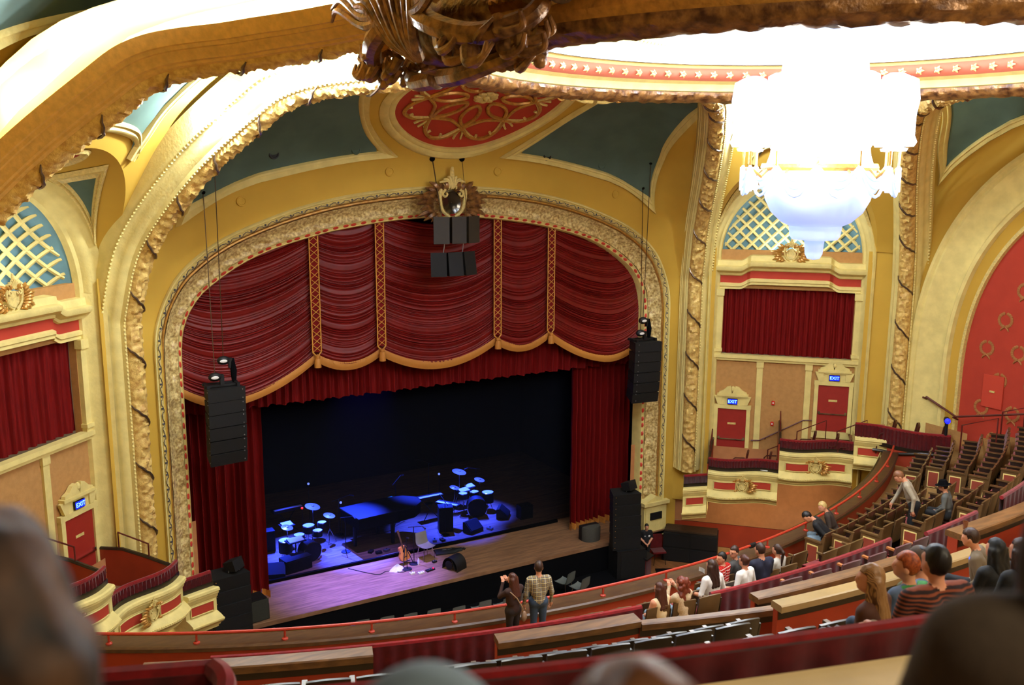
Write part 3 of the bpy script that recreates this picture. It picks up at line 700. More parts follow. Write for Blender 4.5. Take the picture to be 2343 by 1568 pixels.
    if side > 0:
        for z, lab in ((5.62, 'red fire alarm strobe on the tan wall between the box doors'), (4.88, 'red pull station low on the tan wall between the box doors')):
            b = MB(); bx(.3, 16.43, z, .1, .06, .13); t = tag(b.build('fire_alarm', mat('alarm_red', (.8, .12, .08), .4), smooth=False), lab, 'alarm')
            b = MB(); bx(.3, 16.395, z, .04, .02, .06); b.build('lens', M_WHITE, t, smooth=False)
    return D, e, n
BL = bay(-1); BR = bay(1)

# ---- right hand great arch with the red papered wall ---------------------------------------
def arcR(k, x, h=8.2, w=8.25): return 7 + h * k * max(0, 1 - min(1, abs(x) / (w * k)) ** 2.4) ** (1 / 2.4)
def archpts(w, z0, h, n=90):
    P = [(-w, z) for z in np.linspace(4.6, z0, 6)[:-1]]
    for a in np.linspace(pi, pi * .25, n): c, s = cos(a), sin(a); P.append((w * np.sign(c) * abs(c) ** (2 / 2.4), z0 + h * abs(s) ** (2 / 2.4)))
    return P
def archband(name, stations, m, tf=rotR):
    """stations: list of (w, h, y) across the band"""
    L = [archpts(w, 7., h) for w, h, y in stations]
    G = [[V3(L[j][i][0], stations[j][2], L[j][i][1]) for j in range(len(stations))] for i in range(len(L[0]))]
    b = MB(); b.grid(rotR(np.array(G))); return struct(b.build(name, m))
archband('trim_44', [(8.32, 8.28, 24.8), (8.3, 8.25, 24.62), (8.2, 8.15, 24.6), (8.12, 8.08, 24.68), (8.05, 8.0, 24.66), (7.8, 7.75, 24.82), (7.5, 7.42, 25.0), (7.36, 7.3, 25.0), (7.3, 7.22, 24.92), (7.2, 7.12, 24.95), (7.15, 7.1, 25.1)], M_CREAM)
archband('trim_45', [(7.15, 7.1, 25.08), (7.05, 6.9, 25.14), (6.95, 6.75, 25.2)], M_YEL)
archband('trim_46', [(6.95, 6.75, 25.2), (6.93, 6.73, 25.16), (6.84, 6.62, 25.17), (6.82, 6.6, 25.34)], M_CREAMB)
b = MB()
L = archpts(6.9, 7., 6.68)
b.add([rotR(V3(x, 25.3, z)) for x, z in L] + [rotR(V3(0, 25.3, 4.6)), rotR(V3(L[-1][0], 25.3, 4.6))], [tuple(range(len(L))) + (len(L) + 1, len(L))])
red = struct(b.build('wall_right_red', M_RED, smooth=False))
M_WREATH = mat('faded_gold_wreath', (.66, .42, .22), .7, var=.2, vscale=10)
# wreath motifs on the red wall
def wreath(x, z):
    b = MB()
    for g in (-1, 1):
        for k in range(9):
            a = -pi / 2 + g * (.25 + k * .32); c = (x + .2 * cos(a), z + .2 * sin(a)); b.ball(rotR(V3(c[0], 25.29, c[1])), (.02, .055, .055), 4, 6)
    for g in (-1, 1): b.tube([rotR(V3(x, 25.285, z - .2)), rotR(V3(x + g * .1, 25.28, z - .27)), rotR(V3(x + g * .13, 25.285, z - .33))], [.02, .03, .015], 5)
    return b.build('wreath_motif', M_WREATH, red)
for r in range(9):
    for c in range(9):
        z = 5.5 + r * .92; x = -6.6 + c * 1.0 + (.5 if r % 2 else 0)
        if abs(x) / 6.6 < 1 and z < 7 + 6.3 * max(0, 1 - (abs(x) / 6.6) ** 2.4) ** (1 / 2.4) and x < 1.0: wreath(x, z)
b = MB(); b.grid(rotR(np.array([[V3(x, 24.9, z) for z in (3.0, 5.6)] for x in (-8.3, -6.2)]))); b.grid(rotR(np.array([[V3(x, 24.9 + .4 * 0, z) for z in (3.0, 4.9)] for x in (-6.25, 4)])))
struct(b.build('wall_right_base', M_TAN))
# ================================================================ STAGE
ZS = 1.0
def bld(f, name, m, parent=None, smooth=True, **k):
    b = MB(); f(b); return b.build(name, m, parent, smooth, **k)
struct(bld(lambda b: b.box((0, 29.8, ZS - .06), (17, 10.4, .12)), 'floor_stage', M_STAGE, smooth=False))
struct(bld(lambda b: b.box((0, 24.66, .47), (15.2, .08, .94)), 'wall_stage_front', M_BLACK, smooth=False))
struct(bld(lambda b: b.box((0, 12, -.05), (60, 30, .1)), 'floor', M_FLOORW, smooth=False))
struct(bld(lambda b: (b.box((0, 35.2, 6), (19, .2, 14)), [b.box((g * 8.6, 30.5, 6), (.2, 9.4, 14)) for g in (-1, 1)], b.box((0, 30.5, 13), (19, 9.6, .2))), 'wall_stage_black', M_BLACK, smooth=False))
# pit: black floor cover in front of the stage
tag(bld(lambda b: b.box((2.2, 23.75, .012), (8.6, 1.7, .02)), 'stage_skirt_mat', M_BLACK, smooth=False), 'black floor covering spread before the stage front', 'mat')

# black gauze pipe along the rear half of the stage
def gauze(b): b.box((0, 27.05, ZS + .05), (10.7, .09, .1))
tag(bld(gauze, 'floor_pipe', M_BLACK, smooth=False), 'long black weighted pipe lying across the stage boards', 'pipe')

M_GAUZE = bpy.data.materials.new('black_gauze'); M_GAUZE.use_nodes = True
_n = M_GAUZE.node_tree.nodes; _l = M_GAUZE.node_tree.links; _n.clear()
_o = _n.new('ShaderNodeOutputMaterial'); _m = _n.new('ShaderNodeMixShader'); _t = _n.new('ShaderNodeBsdfTransparent'); _d = _n.new('ShaderNodeBsdfDiffuse'); _d.inputs[0].default_value = (.006, .007, .012, 1); _m.inputs[0].default_value = .68
_l.new(_t.outputs[0], _m.inputs[1]); _l.new(_d.outputs[0], _m.inputs[2]); _l.new(_m.outputs[0], _o.inputs[0])
tag(bld(lambda b: b.grid([[(x, 27.05, z) for z in (ZS + .1, 4, 9)] for x in np.linspace(-6.6, 6.6, 12)]), 'gauze_scrim', M_GAUZE), 'see-through black gauze hanging across the stage before the band gear', 'scrim')

def pleats(x0, x1, z0, z1, y, amp, n, seed=0):
    rnd = random.Random(seed); w = [rnd.uniform(.7, 1.3) for _ in range(n)]; c = np.r_[0, np.cumsum(w)] / sum(w)
    xs = np.linspace(0, 1, n * 10 + 1); ph = np.interp(xs, c, np.arange(n + 1)) * 2 * pi
    yy = y - amp * np.cos(ph) - .25 * amp * np.cos(2 * ph + .6)
    return [[(x0 + (x1 - x0) * x, q + .02 * sin(3 * z + x * 9), z) for z in np.linspace(z0, z1, 8)] for x, q in zip(xs, yy)]
for g in (-1, 1):
    T = thing('tab_curtain', 'red pleated house curtain drawn to the %s of the stage' % ('left side' if g < 0 else 'right side'), 'curtain', group='red drawn curtains')
    bld(lambda b: b.grid(pleats(g * 5.33, g * 7.75, ZS + .22, 7.3, 26.25, .11, 11, 3 + g)), 'drape', M_DRAPE, T)
    def ruf(b):
        P = pleats(g * 5.31, g * 7.75, ZS + .01, ZS + .24, 26.22, .14, 11, 3 + g); b.grid(P)
    bld(ruf, 'hem_fringe', M_FRINGE, T)
T = thing('teaser_valance', 'straight pleated red valance hanging behind the swagged one', 'curtain')
bld(lambda b: b.grid([[(p[0], p[1], p[2] + (.03 * sin(p[0] * 11) if j == 0 else 0)) for j, p in enumerate(c)] for c in pleats(-7.7, 7.7, 6.86, 8.8, 26.0, .07, 60, 8)]), 'drape', M_DRAPE, T)

# swagged valance ---------------------------------------------------------------------
SW = thing('swag_valance', 'crimson swagged valance with gold braid filling the stage arch', 'curtain')
XB = [-7.6, -3.88, -1.93, 1.93, 3.88, 7.6]
ZBOT = [(7.75, 7.32, 8.32), (8.32, 7.98, 8.3), (8.3, 7.72, 8.3), (8.3, 7.98, 8.32), (8.32, 7.32, 7.75)]
def ztop(x): H = np.array(I_HALF)[::-1]; return float(np.interp(abs(x), H[:, 0][:11], H[:, 1][:11])) + .1 if abs(x) < 7.5 else 9.2
def swag_bottom(k, u):
    a, m, c = ZBOT[k]; e = (a + (c - a) * u)
    if k == 0: lowu = .40
    elif k == 4: lowu = .60
    else: lowu = .5
    dep = (a + (c - a) * lowu) - m
    v = u / lowu if u < lowu else (1 - u) / (1 - lowu)
    return e - dep * (1 - (1 - v) ** 2.0)
for k in range(5):
    x0, x1 = XB[k], XB[k + 1]
    nu, nv = (64, 420)
    G = []
    nf = 44 if k in (1, 3) else 56
    for u in np.linspace(0, 1, nu):
        x = x0 + (x1 - x0) * u; zt = ztop(x); zbm = swag_bottom(k, u)
        zt0 = ztop((x0 + x1) / 2 if k in (1, 2, 3) else (x0 if k == 4 else x1)); e = ZBOT[k]
        col = []
        for v in np.linspace(0, 1, nv):
            ph = (v + .012 * sin(v * 31 + k) + .008 * sin(v * 77 + 2 * k)) * nf
            amp = (.045 + .02 * sin(v * 23 + k * 2)) * (.45 + .55 * min(1, 4 * u * (1 - u) * 1.6))
            fold = abs(sin(ph * pi)) ** .8
            y = 25.5 - amp * fold - .10 * sin(pi * u) * (1 - v)
            col.append((x, y, 0))
        G.append(col)
    # re-shape folds: shift every row so that it hangs like the hem
    G = np.array(G)
    hem = np.array([swag_bottom(k, u) for u in np.linspace(0, 1, nu)]); sag = hem.max() - hem
    for j in range(nv):
        v = j / (nv - 1)
        zrow = hem.max() + (12.4 - hem.max()) * v
        kk = (1 - .15 * v) if k in (1, 2, 3) else (1 - .3 * v)
        G[:, j, 2] = np.minimum(zrow - sag * kk, np.array([ztop(x) for x in G[:, j, 0]]))
    bld(lambda b: b.grid(G), 'swag', M_SWAG, SW)
    def fr(b):
        us = np.linspace(0.01, .99, 70); xs_ = x0 + (x1 - x0) * us; zs_ = [swag_bottom(k, u) for u in us]
        b.grid([[(x, 25.40 - .03 * abs(sin(i * 1.3)), z + .05), (x, 25.36, z - .02), (x, 25.38 - .02 * (i % 2), z - .11), (x, 25.41, z - .2)] for i, (x, z) in enumerate(zip(xs_, zs_))])
    bld(fr, 'fringe', M_FRINGE, SW)
for xb in XB[1:5]:
    zt, z0 = ztop(xb) - .05, 8.42
    def br(b):
        w = .125
        for g in (-1, 1): b.tube([(xb + g * w, 25.3, zt), (xb + g * w, 25.3, z0)], .017, 5)
        b.tube([(xb - w, 25.3, z0), (xb, 25.3, z0 - .14), (xb + w, 25.3, z0)], .022, 5); b.tube([(xb - w, 25.3, zt), (xb + w, 25.3, zt)], .022, 5)
        n = int((zt - z0) / .2); h = (zt - z0) / n
        for i in range(n):
            for g in (-1, 1): b.tube([(xb - g * w, 25.29, z0 + i * h), (xb, 25.28, z0 + (i + .5) * h), (xb + g * w, 25.29, z0 + (i + 1) * h)], .010, 4)
    bld(br, 'braid', M_BRAID, SW)
    bld(lambda b: b.box((xb, 25.33, (zt + z0) / 2), (.25, .02, zt - z0)), 'braid_ground', M_VELV, SW, smooth=False)
    def tas(b):
        b.lathe([(.01, 8.34), (.07, 8.33), (.075, 8.27), (.06, 8.25), (.09, 8.2), (.10, 8.02), (.10, 7.98), (.0, 7.98)], 12, (xb, 25.27, 0))
    bld(tas, 'tassel', M_FRINGE, SW)

# hanging speakers -----------------------------------------------------------------------
def cab(b, c, w, h, d, rz, tilt=0, taper=.12):
    """a wedge cabinet: front wider than the back"""
    P = [(-w / 2, -d / 2, -h / 2), (w / 2, -d / 2, -h / 2), (w / 2, -d / 2, h / 2), (-w / 2, -d / 2, h / 2), (-w / 2 + taper, d / 2, -h / 2 * .85), (w / 2 - taper, d / 2, -h / 2 * .85), (w / 2 - taper, d / 2, h / 2 * .85), (-w / 2 + taper, d / 2, h / 2 * .85)]
    M = Matrix.Rotation(rz, 3, 'Z') @ Matrix.Rotation(tilt, 3, 'X')
    b.add([tuple(M @ Vector(p) + Vector(c)) for p in P], [(0, 1, 2, 3), (7, 6, 5, 4), (0, 4, 5, 1), (1, 5, 6, 2), (2, 6, 7, 3), (3, 7, 4, 0)])
def array(g):
    x = g * 6.82 if g > 0 else -6.78
    T = thing('line_array', 'black line array of six speakers hung at the %s of the stage arch' % ('left' if g < 0 else 'right'), 'speaker', group='hung line arrays')
    rz = radians(8) * -g; z = 7.82; tilt = 0; y = 24.2
    for k in range(6):
        cb_ = bld(lambda b: cab(b, (x, y, z), .98, .325, .62, rz, tilt), 'cabinet', M_BLKB, T, smooth=False)
        def rig(b):
            for s in (-1, 1):
                for q in (.11, -.11): b.ball((x + s * .44, y - .315 + .0, z + q), (.018, .012, .018), 4, 6)
        bld(rig, 'rigging_pin', M_STEEL, cb_)
        tilt += radians(2.2 * k * .5); z -= .335 * cos(tilt); y += .01 + .335 * sin(tilt) * .35
    def fly(b):
        b.box((x, 24.2, 8.02), (.9, .08, .06)); b.box((x, 24.45, 8.02), (.9, .08, .06))
        for s in (-1, 1): b.box((x + s * .38, 24.3, 8.02), (.07, .5, .08))
    bld(fly, 'bumper_frame', M_BLK, T, smooth=False)
    ml = thing('hoist', 'black chain hoist with white badge above the %s line array' % ('left' if g < 0 else 'right'), 'hoist', group='chain hoists')
    for q, (dx, dy, zz) in enumerate(((g * -.2 if g > 0 else -.18, 0, 8.2), (.12, .3, 8.55))):
        def mot(b):
            b.ball((x + dx, 24.15 + dy, zz + .06), (.17, .11, .12), 8, 12); b.box((x + dx + .17, 24.15 + dy, zz - .02), (.1, .1, .26))
        bld(mot, 'motor', M_BLK, ml)
        if q: bld(lambda b: b.tube([(x + dx + .22, 24.15 + dy, zz + .1), (x + dx + .24, 24.12 + dy, zz - .22), (x + dx + .24, 24.12 + dy, zz - .5)], [.05, .085, .06], 8), 'chain_bag', M_BLACK, ml)
        bld(lambda b: b.ball((x + dx - .02, 24.04 + dy, zz + .06), (.1, .012, .045), 6, 12), 'badge', mat('badge_white', (.9, .88, .85), .4), ml)
        top = SURF(g * (6.9 if q == 0 else 6.72), .70 if q == 0 else 1.4)
        bld(lambda b: b.tube([(x + dx, 24.15 + dy, zz + .1), tuple(top)], .012, 5), 'chain', M_BRONZE, ml)
        b = MB(); b.ball(top, (.06, .06, .06), 6, 8); b.build('ceiling_hole', M_BLACK, ml)
array(-1); array(1)
CC = thing('centre_cluster', 'black cluster of wide cabinets hung at the crown of the stage arch', 'speaker')
for i, (dx, rz) in enumerate(((-.45, .3), (0, 0), (.42, -.35))):
    bld(lambda b: cab(b, (-.1 + dx, 24.1 + abs(dx) * .12, 11.82), .45, .76, .5, -rz, 0, .06), 'cabinet', mat('brown_black_cabinet', (.17, .14, .10), .6, var=.2), CC, smooth=False)
for s in (-1, 0): bld(lambda b: b.tube([(-.5 if s else .3, 24.15, 12.15), (-.54 if s else .4, 24.66, 13.8)], .016 if s else .008, 6), 'cable', M_BRONZE, CC)
CD = thing('centre_cluster', 'smaller black cluster of three cabinets under the hung one', 'speaker')
for i, (dx, rz) in enumerate(((-.44, .32), (0, 0), (.42, -.35))):
    bld(lambda b: cab(b, (-.2 + dx, 24.1 + abs(dx) * .12, 10.83), .45, .68, .45, -rz, radians(-8), .06), 'cabinet', M_BLKB, CD, smooth=False)
for q in (-.3, .3): bld(lambda b: b.tube([(-.2 + q, 24.1, 11.1), (-.14 + q, 24.1, 11.5)], .015, 5), 'hanger', M_STEEL, CD)
for x in (-.54, .4): b = MB(); b.ball(SURF(x, .37), .09, 6, 8); struct(b.build('trim_%d' % (47 if x < 0 else 48), M_BLACK))

# ground stacks ------------------------------------------------------------------------------
def stack(g):
    side = 'left' if g < 0 else 'right'
    x = g * 6.12 if g > 0 else -6.92
    rz = radians(14) * -g if g > 0 else radians(8)
    base = thing('subwoofer', 'large black subwoofer carrying the ground stack at the %s end of the stage' % side, 'speaker', group='stack subwoofers')
    bld(lambda b: b.box((x + .12, 24.05, .5), (1.0, .8, 1.0), rz), 'cabinet', M_BLK, base, smooth=False)
    bld(lambda b: b.box((x + .12 - .42 * sin(-rz) * 0, 24.05 - .41, .5), (.92, .02, .9), rz), 'grille', M_BLKB, base, smooth=False)
    z = 1.0
    lab = ['lowest', 'second lowest', 'middle', 'second highest', 'topmost']
    for k in range(5):
        T = thing('ground_speaker', '%s black speaker cabinet in the %s ground stack' % (lab[k], side), 'speaker', group='ground stack speakers')
        t = radians(1.5 * k)
        bld(lambda b: cab(b, (x, 24.1 + .012 * k, z + .2), 1.0, .385, .62, rz, t), 'cabinet', M_BLKB, T, smooth=False)
        bld(lambda b: [b.ball((x - .44 * cos(rz) + .30 * sin(rz), 24.1 - .33 * cos(rz) - .44 * sin(rz), z + .2 + q), .014, 4, 6) for q in (-.1, .1)], 'rigging_pin', M_GOLD, T)
        z += .392
    T = thing('small_speaker', 'small black wedge speaker tilted on top of the %s ground stack' % side, 'speaker')
    bld(lambda b: cab(b, (x + .15, 24.1, z + .16), .42, .3, .36, rz + .6, radians(-18), .05), 'cabinet', M_BLKB, T, smooth=False)
    bld(lambda b: b.tube([(x + .0, 24.0, z), (x + .02, 24.0, z + .1), (x + .3, 24.05, z + .1), (x + .3, 24.05, z)], .015, 5), 'bracket', M_STEEL, T)
stack(-1); stack(1)
def fill_(g):
    T = thing('front_fill', ('dark grey wedge monitor standing at the left lip of the stage' if g < 0 else 'grey rounded drum fill cabinet at the right lip of the stage'), 'speaker')
    if g < 0:
        bld(lambda b: b.prism([(-.3, 0), (.32, 0), (.32, .45), (.26, .66), (-.3, .66)], (-6.0, 24.75, ZS), (cos(.15), sin(.15), 0), (0, 0, 1), (-sin(.15), cos(.15), 0), .5), 'cabinet', M_BLK, T, smooth=False)
        bld(lambda b: b.box((-5.98, 24.73, ZS + .33), (.56, .02, .6), .15), 'grille', mat('olive_grille', (.17, .17, .13), .8, var=.3, vscale=50), T, smooth=False)
    else:
        bld(lambda b: b.grid([[(5.5 + r * .36 * cos(a), 25.15 + r * .3 * sin(a), z) for a in np.linspace(pi, 2 * pi, 16)] for r, z in ((.98, ZS), (1, ZS + .03), (1, ZS + .44), (.94, ZS + .5), (.3, ZS + .52), (0, ZS + .52))]), 'grille', mat('grey_grille', (.25, .24, .21), .8, var=.3, vscale=50), T)
        bld(lambda b: b.box((5.5, 25.25, ZS + .25), (.7, .2, .5)), 'cabinet', M_BLK, T, smooth=False)
fill_(-1); fill_(1)
# floor subwoofers at the right
for i, lab in enumerate(('lower of the two wide black subwoofers against the red dado', 'upper of the two wide black subwoofers against the red dado')):
    T = thing('floor_subwoofer', lab, 'speaker', (8.95, 23.95, i * .52), radians(-45), group='floor subwoofers')
    bld(lambda b: b.box((0, 0, .255), (1.85, .75, .51)), 'cabinet', M_BLKB, T, smooth=False)
    bld(lambda b: [b.box((q * .46, -.385, .255), (.88, .02, .44)) for q in (-1, 1)], 'grille', M_BLK, T, smooth=False)
T = thing('amp_lid', 'brown wooden board lying on the wide black subwoofers', 'board', (8.95, 23.95, 1.04), radians(-45))
bld(lambda b: b.box((0, .05, .03), (1.8, .6, .06)), 'board', mat('brown_board', (.24, .17, .11), .6, var=.3), T, smooth=False)

# things on the front of the stage --------------------------------------------------------------
GT = thing('acoustic_guitar', 'natural wood acoustic guitar propped on a floor stand', 'guitar', (-.85, 26.35, ZS), radians(12))
GM = Matrix.Rotation(radians(-14), 3, 'X') @ Matrix.Rotation(radians(-9), 3, 'Y')
def gt(p): return tuple(GM @ Vector(p) + Vector((0, 0, .12)))
def gbody(b):
    prof = [(0.0, .0), (.12, .012), (.19, .09), (.2, .16), (.17, .24), (.125, .3), (.13, .36), (.145, .41), (.12, .47), (.05, .49), (0, .49)]
    out = prof + [(-x, z) for x, z in prof[-2:0:-1]]; n = len(out)
    rings = [[gt((x * k, y, .245 + (z - .245) * k)) for x, z in out] for k, y in ((.01, -.052), (1, -.05), (1, .05), (.01, .052))]
    b.grid(rings, wrapv=True)
bld(gbody, 'body', mat('spruce_top', (.82, .50, .22), .3, spec=.5, var=.15, vscale=5), GT)
bld(lambda b: b.grid([[gt((.045 * r * cos(a), -.056, .32 + .045 * r * sin(a))) for a in np.linspace(0, 2 * pi, 16, endpoint=False)] for r in (.02, 1)], wrapv=True), 'sound_hole', M_BLACK, GT)
bld(lambda b: b.grid([[gt((x, y, z)) for x, y in ((-.026, -.056), (.026, -.056), (.022, -.03), (-.022, -.03))] for z in (.36, .6, .86)], wrapv=True), 'neck', M_WOOD, GT)
bld(lambda b: b.prism([(-.028, .86), (.028, .86), (.04, 1.02), (-.04, 1.02)], gt((0, -.05, 0)), np.array(GM)[:, 0], np.array(GM)[:, 2], np.array(GM)[:, 1], .02), 'headstock', M_WOOD, GT, smooth=False)
bld(lambda b: b.prism([(-.06, .12), (.06, .12), (.05, .14), (-.05, .14)], gt((0, -.062, 0)), np.array(GM)[:, 0], np.array(GM)[:, 2], np.array(GM)[:, 1], .012), 'bridge', M_DKWOOD, GT, smooth=False)
T = thing('guitar_stand', 'black folding stand under the acoustic guitar', 'stand', (-.85, 26.4, ZS), radians(12))
bld(lambda b: [b.tube(p, .014, 6) for p in ([(0, .0, .62), (-.2, -.18, 0)], [(0, 0, .62), (.2, -.18, 0)], [(0, 0, .62), (0, .28, 0)], [(-.12, -.12, .12), (.12, -.12, .12)])], 'legs', M_BLK, T)
def micstand(loc, h, boom, label, rz=0):
    T = thing('microphone_stand', label, 'stand', loc, rz)
    bld(lambda b: b.lathe([(.0, .03), (.02, .03), (.15, .02), (.16, 0)], 20), 'base', M_BLK, T)
    bld(lambda b: b.tube([(0, 0, .02), (0, 0, h)], .013, 6), 'pole', M_BLK, T)
    if boom: bld(lambda b: b.tube([(-.1, .2, h - .06), (.15, -.35, h + .12)], .011, 6), 'boom', M_BLK, T)
    bld(lambda b: b.tube([(.15, -.35, h + .12), (.17, -.42, h + .1), (.18, -.5, h + .08)] if boom else [(0, 0, h), (0, -.08, h + .03), (0, -.16, h + .05)], [.015, .02, .03], 8), 'microphone', M_BLKB, T)
    return T
micstand((-.98, 25.95, ZS), 1.05, False, 'black round-base microphone stand in front of the acoustic guitar')
micstand((-.62, 26.22, ZS), 1.25, True, 'black boom microphone stand beside the shell chair')
SCH = thing('shell_chair', 'olive grey moulded chair standing alone on the stage', 'chair', (-.12, 26.42, ZS), radians(10))
M_OLIVE = mat('olive_plastic', (.45, .43, .33), .45, var=.1); M_GREYPL = mat('grey_plastic', (.40, .42, .40), .45, var=.1)
def shell(b, w=.46):
    prof = [(-.25, .45), (-.2, .435), (-.05, .42), (.1, .425), (.18, .45), (.22, .55), (.245, .68), (.27, .8), (.28, .84)]
    G = [[(x * w * (1 - .12 * max(0, (z - .5) / .34)), y - .02 * (1 - (2 * x) ** 2) * (1 if z > .5 else 0), z + .04 * (2 * x) ** 4 * (1 if z < .5 else 0)) for x in np.linspace(-.5, .5, 9)] for y, z in prof]
    b.grid(G); b.grid([[(p[0], p[1] + .012, p[2] - .012) for p in r] for r in G])
def legs4(T, m, h=.42):
    for sx in (-1, 1):
        for sy in (-1, 1): bld(lambda b: b.tube([(sx * .15, sy * .14, h), (sx * .22, sy * .22, 0)], .013, 6), 'leg', m, T)
bld(shell, 'seat_shell', M_OLIVE, SCH); legs4(SCH, M_CHROME)
T = thing('gig_bag', 'black soft instrument bag lying on the stage boards', 'bag', (.72, 26.55, ZS), radians(-12))
bld(lambda b: b.grid([[(x, y * (1 if x < .3 else .4), z * (1 - .3 * (2 * y / .4) ** 2 if abs(y) > .1 else 1)) for y, z in ((-.2, .0), (-.2, .06), (-.12, .1), (.12, .1), (.2, .06), (.2, 0))] for x in (-.42, -.3, 0, .2, .38, .5)]), 'body', M_BLKB, T)
bld(lambda b: [b.box((-.1 + q, -.02, .105), (.14, .03, .006)) for q in (0, .18)], 'zip_label', M_STEEL, T, smooth=False)
bld(lambda b: b.tube([(.5, 0, .06), (.58, .03, .05), (.62, .0, .04)], .035, 6), 'strap', M_BLK, T)
T = thing('stage_monitor', 'black round-ended wedge monitor facing the empty chair', 'speaker', (.28, 25.5, ZS), radians(25))
bld(lambda b: b.grid([[(x, -.22 + .3 * cos(a) * (1 if a < 2 else 1), .0 + .42 * sin(a) ** .8 if sin(a) > 0 else 0) for a in np.linspace(0, pi, 14)] for x in (-.25, -.24, .24, .25)]), 'shell', M_BLK, T)
bld(lambda b: b.ball((-.255, -.2, .18), (.01, .15, .15), 6, 14), 'driver', M_BLKB, T)
bld(lambda b: b.box((0, -.36, .2), (.46, .02, .34), M=Matrix.Rotation(radians(-25), 3, 'X')), 'grille', M_BLKB, T, smooth=False)
for loc, lab, d in (((-.72, 25.45, ZS), 'small white effects pedal on the stage by the microphone stand', (.2, .1, .05)), ((-.38, 25.5, ZS), 'black effects pedal with a red light on the stage', (.3, .12, .05)), ((-.98, 25.55, ZS), 'small dark box on the stage left of the white pedal', (.16, .1, .05)), ((.0, 26.0, ZS), 'small black junction box near the wedge monitor', (.14, .1, .06))):
    T = thing('effects_pedal', lab, 'pedal', loc, .2)
    bld(lambda b: b.box((0, 0, d[2] / 2), d), 'case', M_WHITE if 'white' in lab else M_BLK, T, smooth=False)
    bld(lambda b: [b.lathe([(.02, 0), (.02, .02), (0, .02)], 8, (q, 0, d[2])) for q in (-.04, .04)], 'switch', M_STEEL, T)
    if 'red' in lab: bld(lambda b: b.ball((.1, -.02, d[2] + .02), .022, 6, 8), 'lamp', mat('red_led', (1, .1, .2), .4, emit=(1, .05, .25), estr=5), T)
T = thing('towel', 'crumpled white towel on the stage left of the guitar', 'towel', (-1.3, 26.0, ZS))
bld(lambda b: b.grid([[(.22 * r * cos(a) * (1 + .3 * sin(3 * a)), .12 * r * sin(a), .18 * (1 - r) ** .7 * (1 + .3 * sin(5 * a))) for a in np.linspace(0, 2 * pi, 20, endpoint=False)] for r in np.linspace(.02, 1, 6)], wrapv=True), 'cloth', M_WHITE, T)
T = thing('cable', 'black cable curling over the stage boards beside the guitar', 'cable')
bld(lambda b: b.tube(spline(np.array([(-2.6, 26.9, ZS + .012), (-2.2, 26.3, ZS + .012), (-1.9, 26.0, ZS + .012), (-1.6, 26.1, ZS + .012), (-1.2, 25.8, ZS + .012), (-.9, 25.9, ZS + .012)]), 10), .011, 5), 'lead', M_BLK, T)
T = thing('water_bottle', 'clear plastic water bottle standing under the shell chair', 'bottle', (-.52, 26.1, ZS))
bld(lambda b: b.lathe([(.0, 0), (.033, 0), (.033, .14), (.015, .18), (.013, .2)], 12), 'bottle', mat('clear_plastic', (.8, .8, .85), .15, spec=.8), T)
bld(lambda b: b.lathe([(.015, .2), (.015, .22), (0, .22)], 10), 'cap', M_WHITE, T)

# band gear behind -------------------------------------------------------------------------------
M_CYMB = mat('cymbal_bronze', (.75, .70, .60), .25, metal=.5); M_DRUMH = mat('drum_skin', (.86, .86, .88), .6)
def drum(loc, r, h, label, ax=(0, 0, 1), col=None, legs=False):
    T = thing('drum', label, 'drum', loc, group='drums on stage')
    bld(lambda b: b.lathe([(r, -h / 2), (r, h / 2)], 24, ax=ax), 'shell', col or M_BLK, T)
    bld(lambda b: b.lathe([(0, h / 2), (r * .97, h / 2)], 24, ax=ax), 'drumhead', M_DRUMH if ax == (0, 0, 1) else M_BLKB, T)
    bld(lambda b: b.lathe([(r * 1.02, h / 2 - .02), (r * 1.05, h / 2), (r * .96, h / 2 + .01)], 24, ax=ax), 'hoop', M_CHROME, T)
    if legs:
        for k in range(3):
            a = k * 2.09; bld(lambda b: b.tube([(r * .4 * cos(a), r * .4 * sin(a), -h / 2), (r * .9 * cos(a), r * .9 * sin(a), -(loc[2] - ZS))], .012, 5), 'leg', M_CHROME, T)
    return T
def cymbal(loc, r, label, tilt=.15):
    T = thing('cymbal', label, 'cymbal', (loc[0], loc[1], ZS), group='cymbals on stage')
    h = loc[2] - ZS
    bld(lambda b: b.lathe([(.0, .03), (.05, .02), (.06, 0), (r, -.03)], 24, (0, 0, h), ax=(tilt, -tilt * 1.2, 1)), 'plate', M_CYMB, T)
    bld(lambda b: b.tube([(0, 0, .45), (0, 0, h)], .012, 6), 'pole', M_CHROME, T)
    for k in range(3):
        a = k * 2.09; bld(lambda b: b.tube([(0, 0, .5), (.22 * cos(a), .22 * sin(a), 0)], .011, 5), 'leg', M_CHROME, T)
drum((-3.45, 28.15, ZS + .33), .33, .4, 'upright bass drum facing the hall in the left drum kit', ax=(.25, -1, .0))
drum((-3.55, 28.9, ZS + .55), .18, .15, 'snare drum in the left drum kit', legs=True)
drum((-3.05, 28.5, ZS + .72), .16, .2, 'small tom over the left bass drum')
drum((-4.1, 28.6, ZS + .45), .22, .4, 'floor tom at the left of the left drum kit', legs=True)
drum((-3.1, 29.3, ZS + .6), .2, .25, 'pale-skinned tom behind the left drum kit', legs=True)
drum((-2.75, 28.95, ZS + .8), .15, .18, 'right-hand tom of the left drum kit')
cymbal((-2.75, 29.9, ZS + 1.15), .26, 'large bright cymbal over the left drum kit'); cymbal((-3.85, 29.2, ZS + .85), .2, 'flat cymbal low at the left drum kit'); cymbal((-2.4, 29.2, ZS + 1.0), .2, 'cymbal at the right edge of the left drum kit')
drum((3.1, 29.0, ZS + .35), .36, .42, 'upright bass drum in the right drum kit', ax=(-.35, -1, 0))
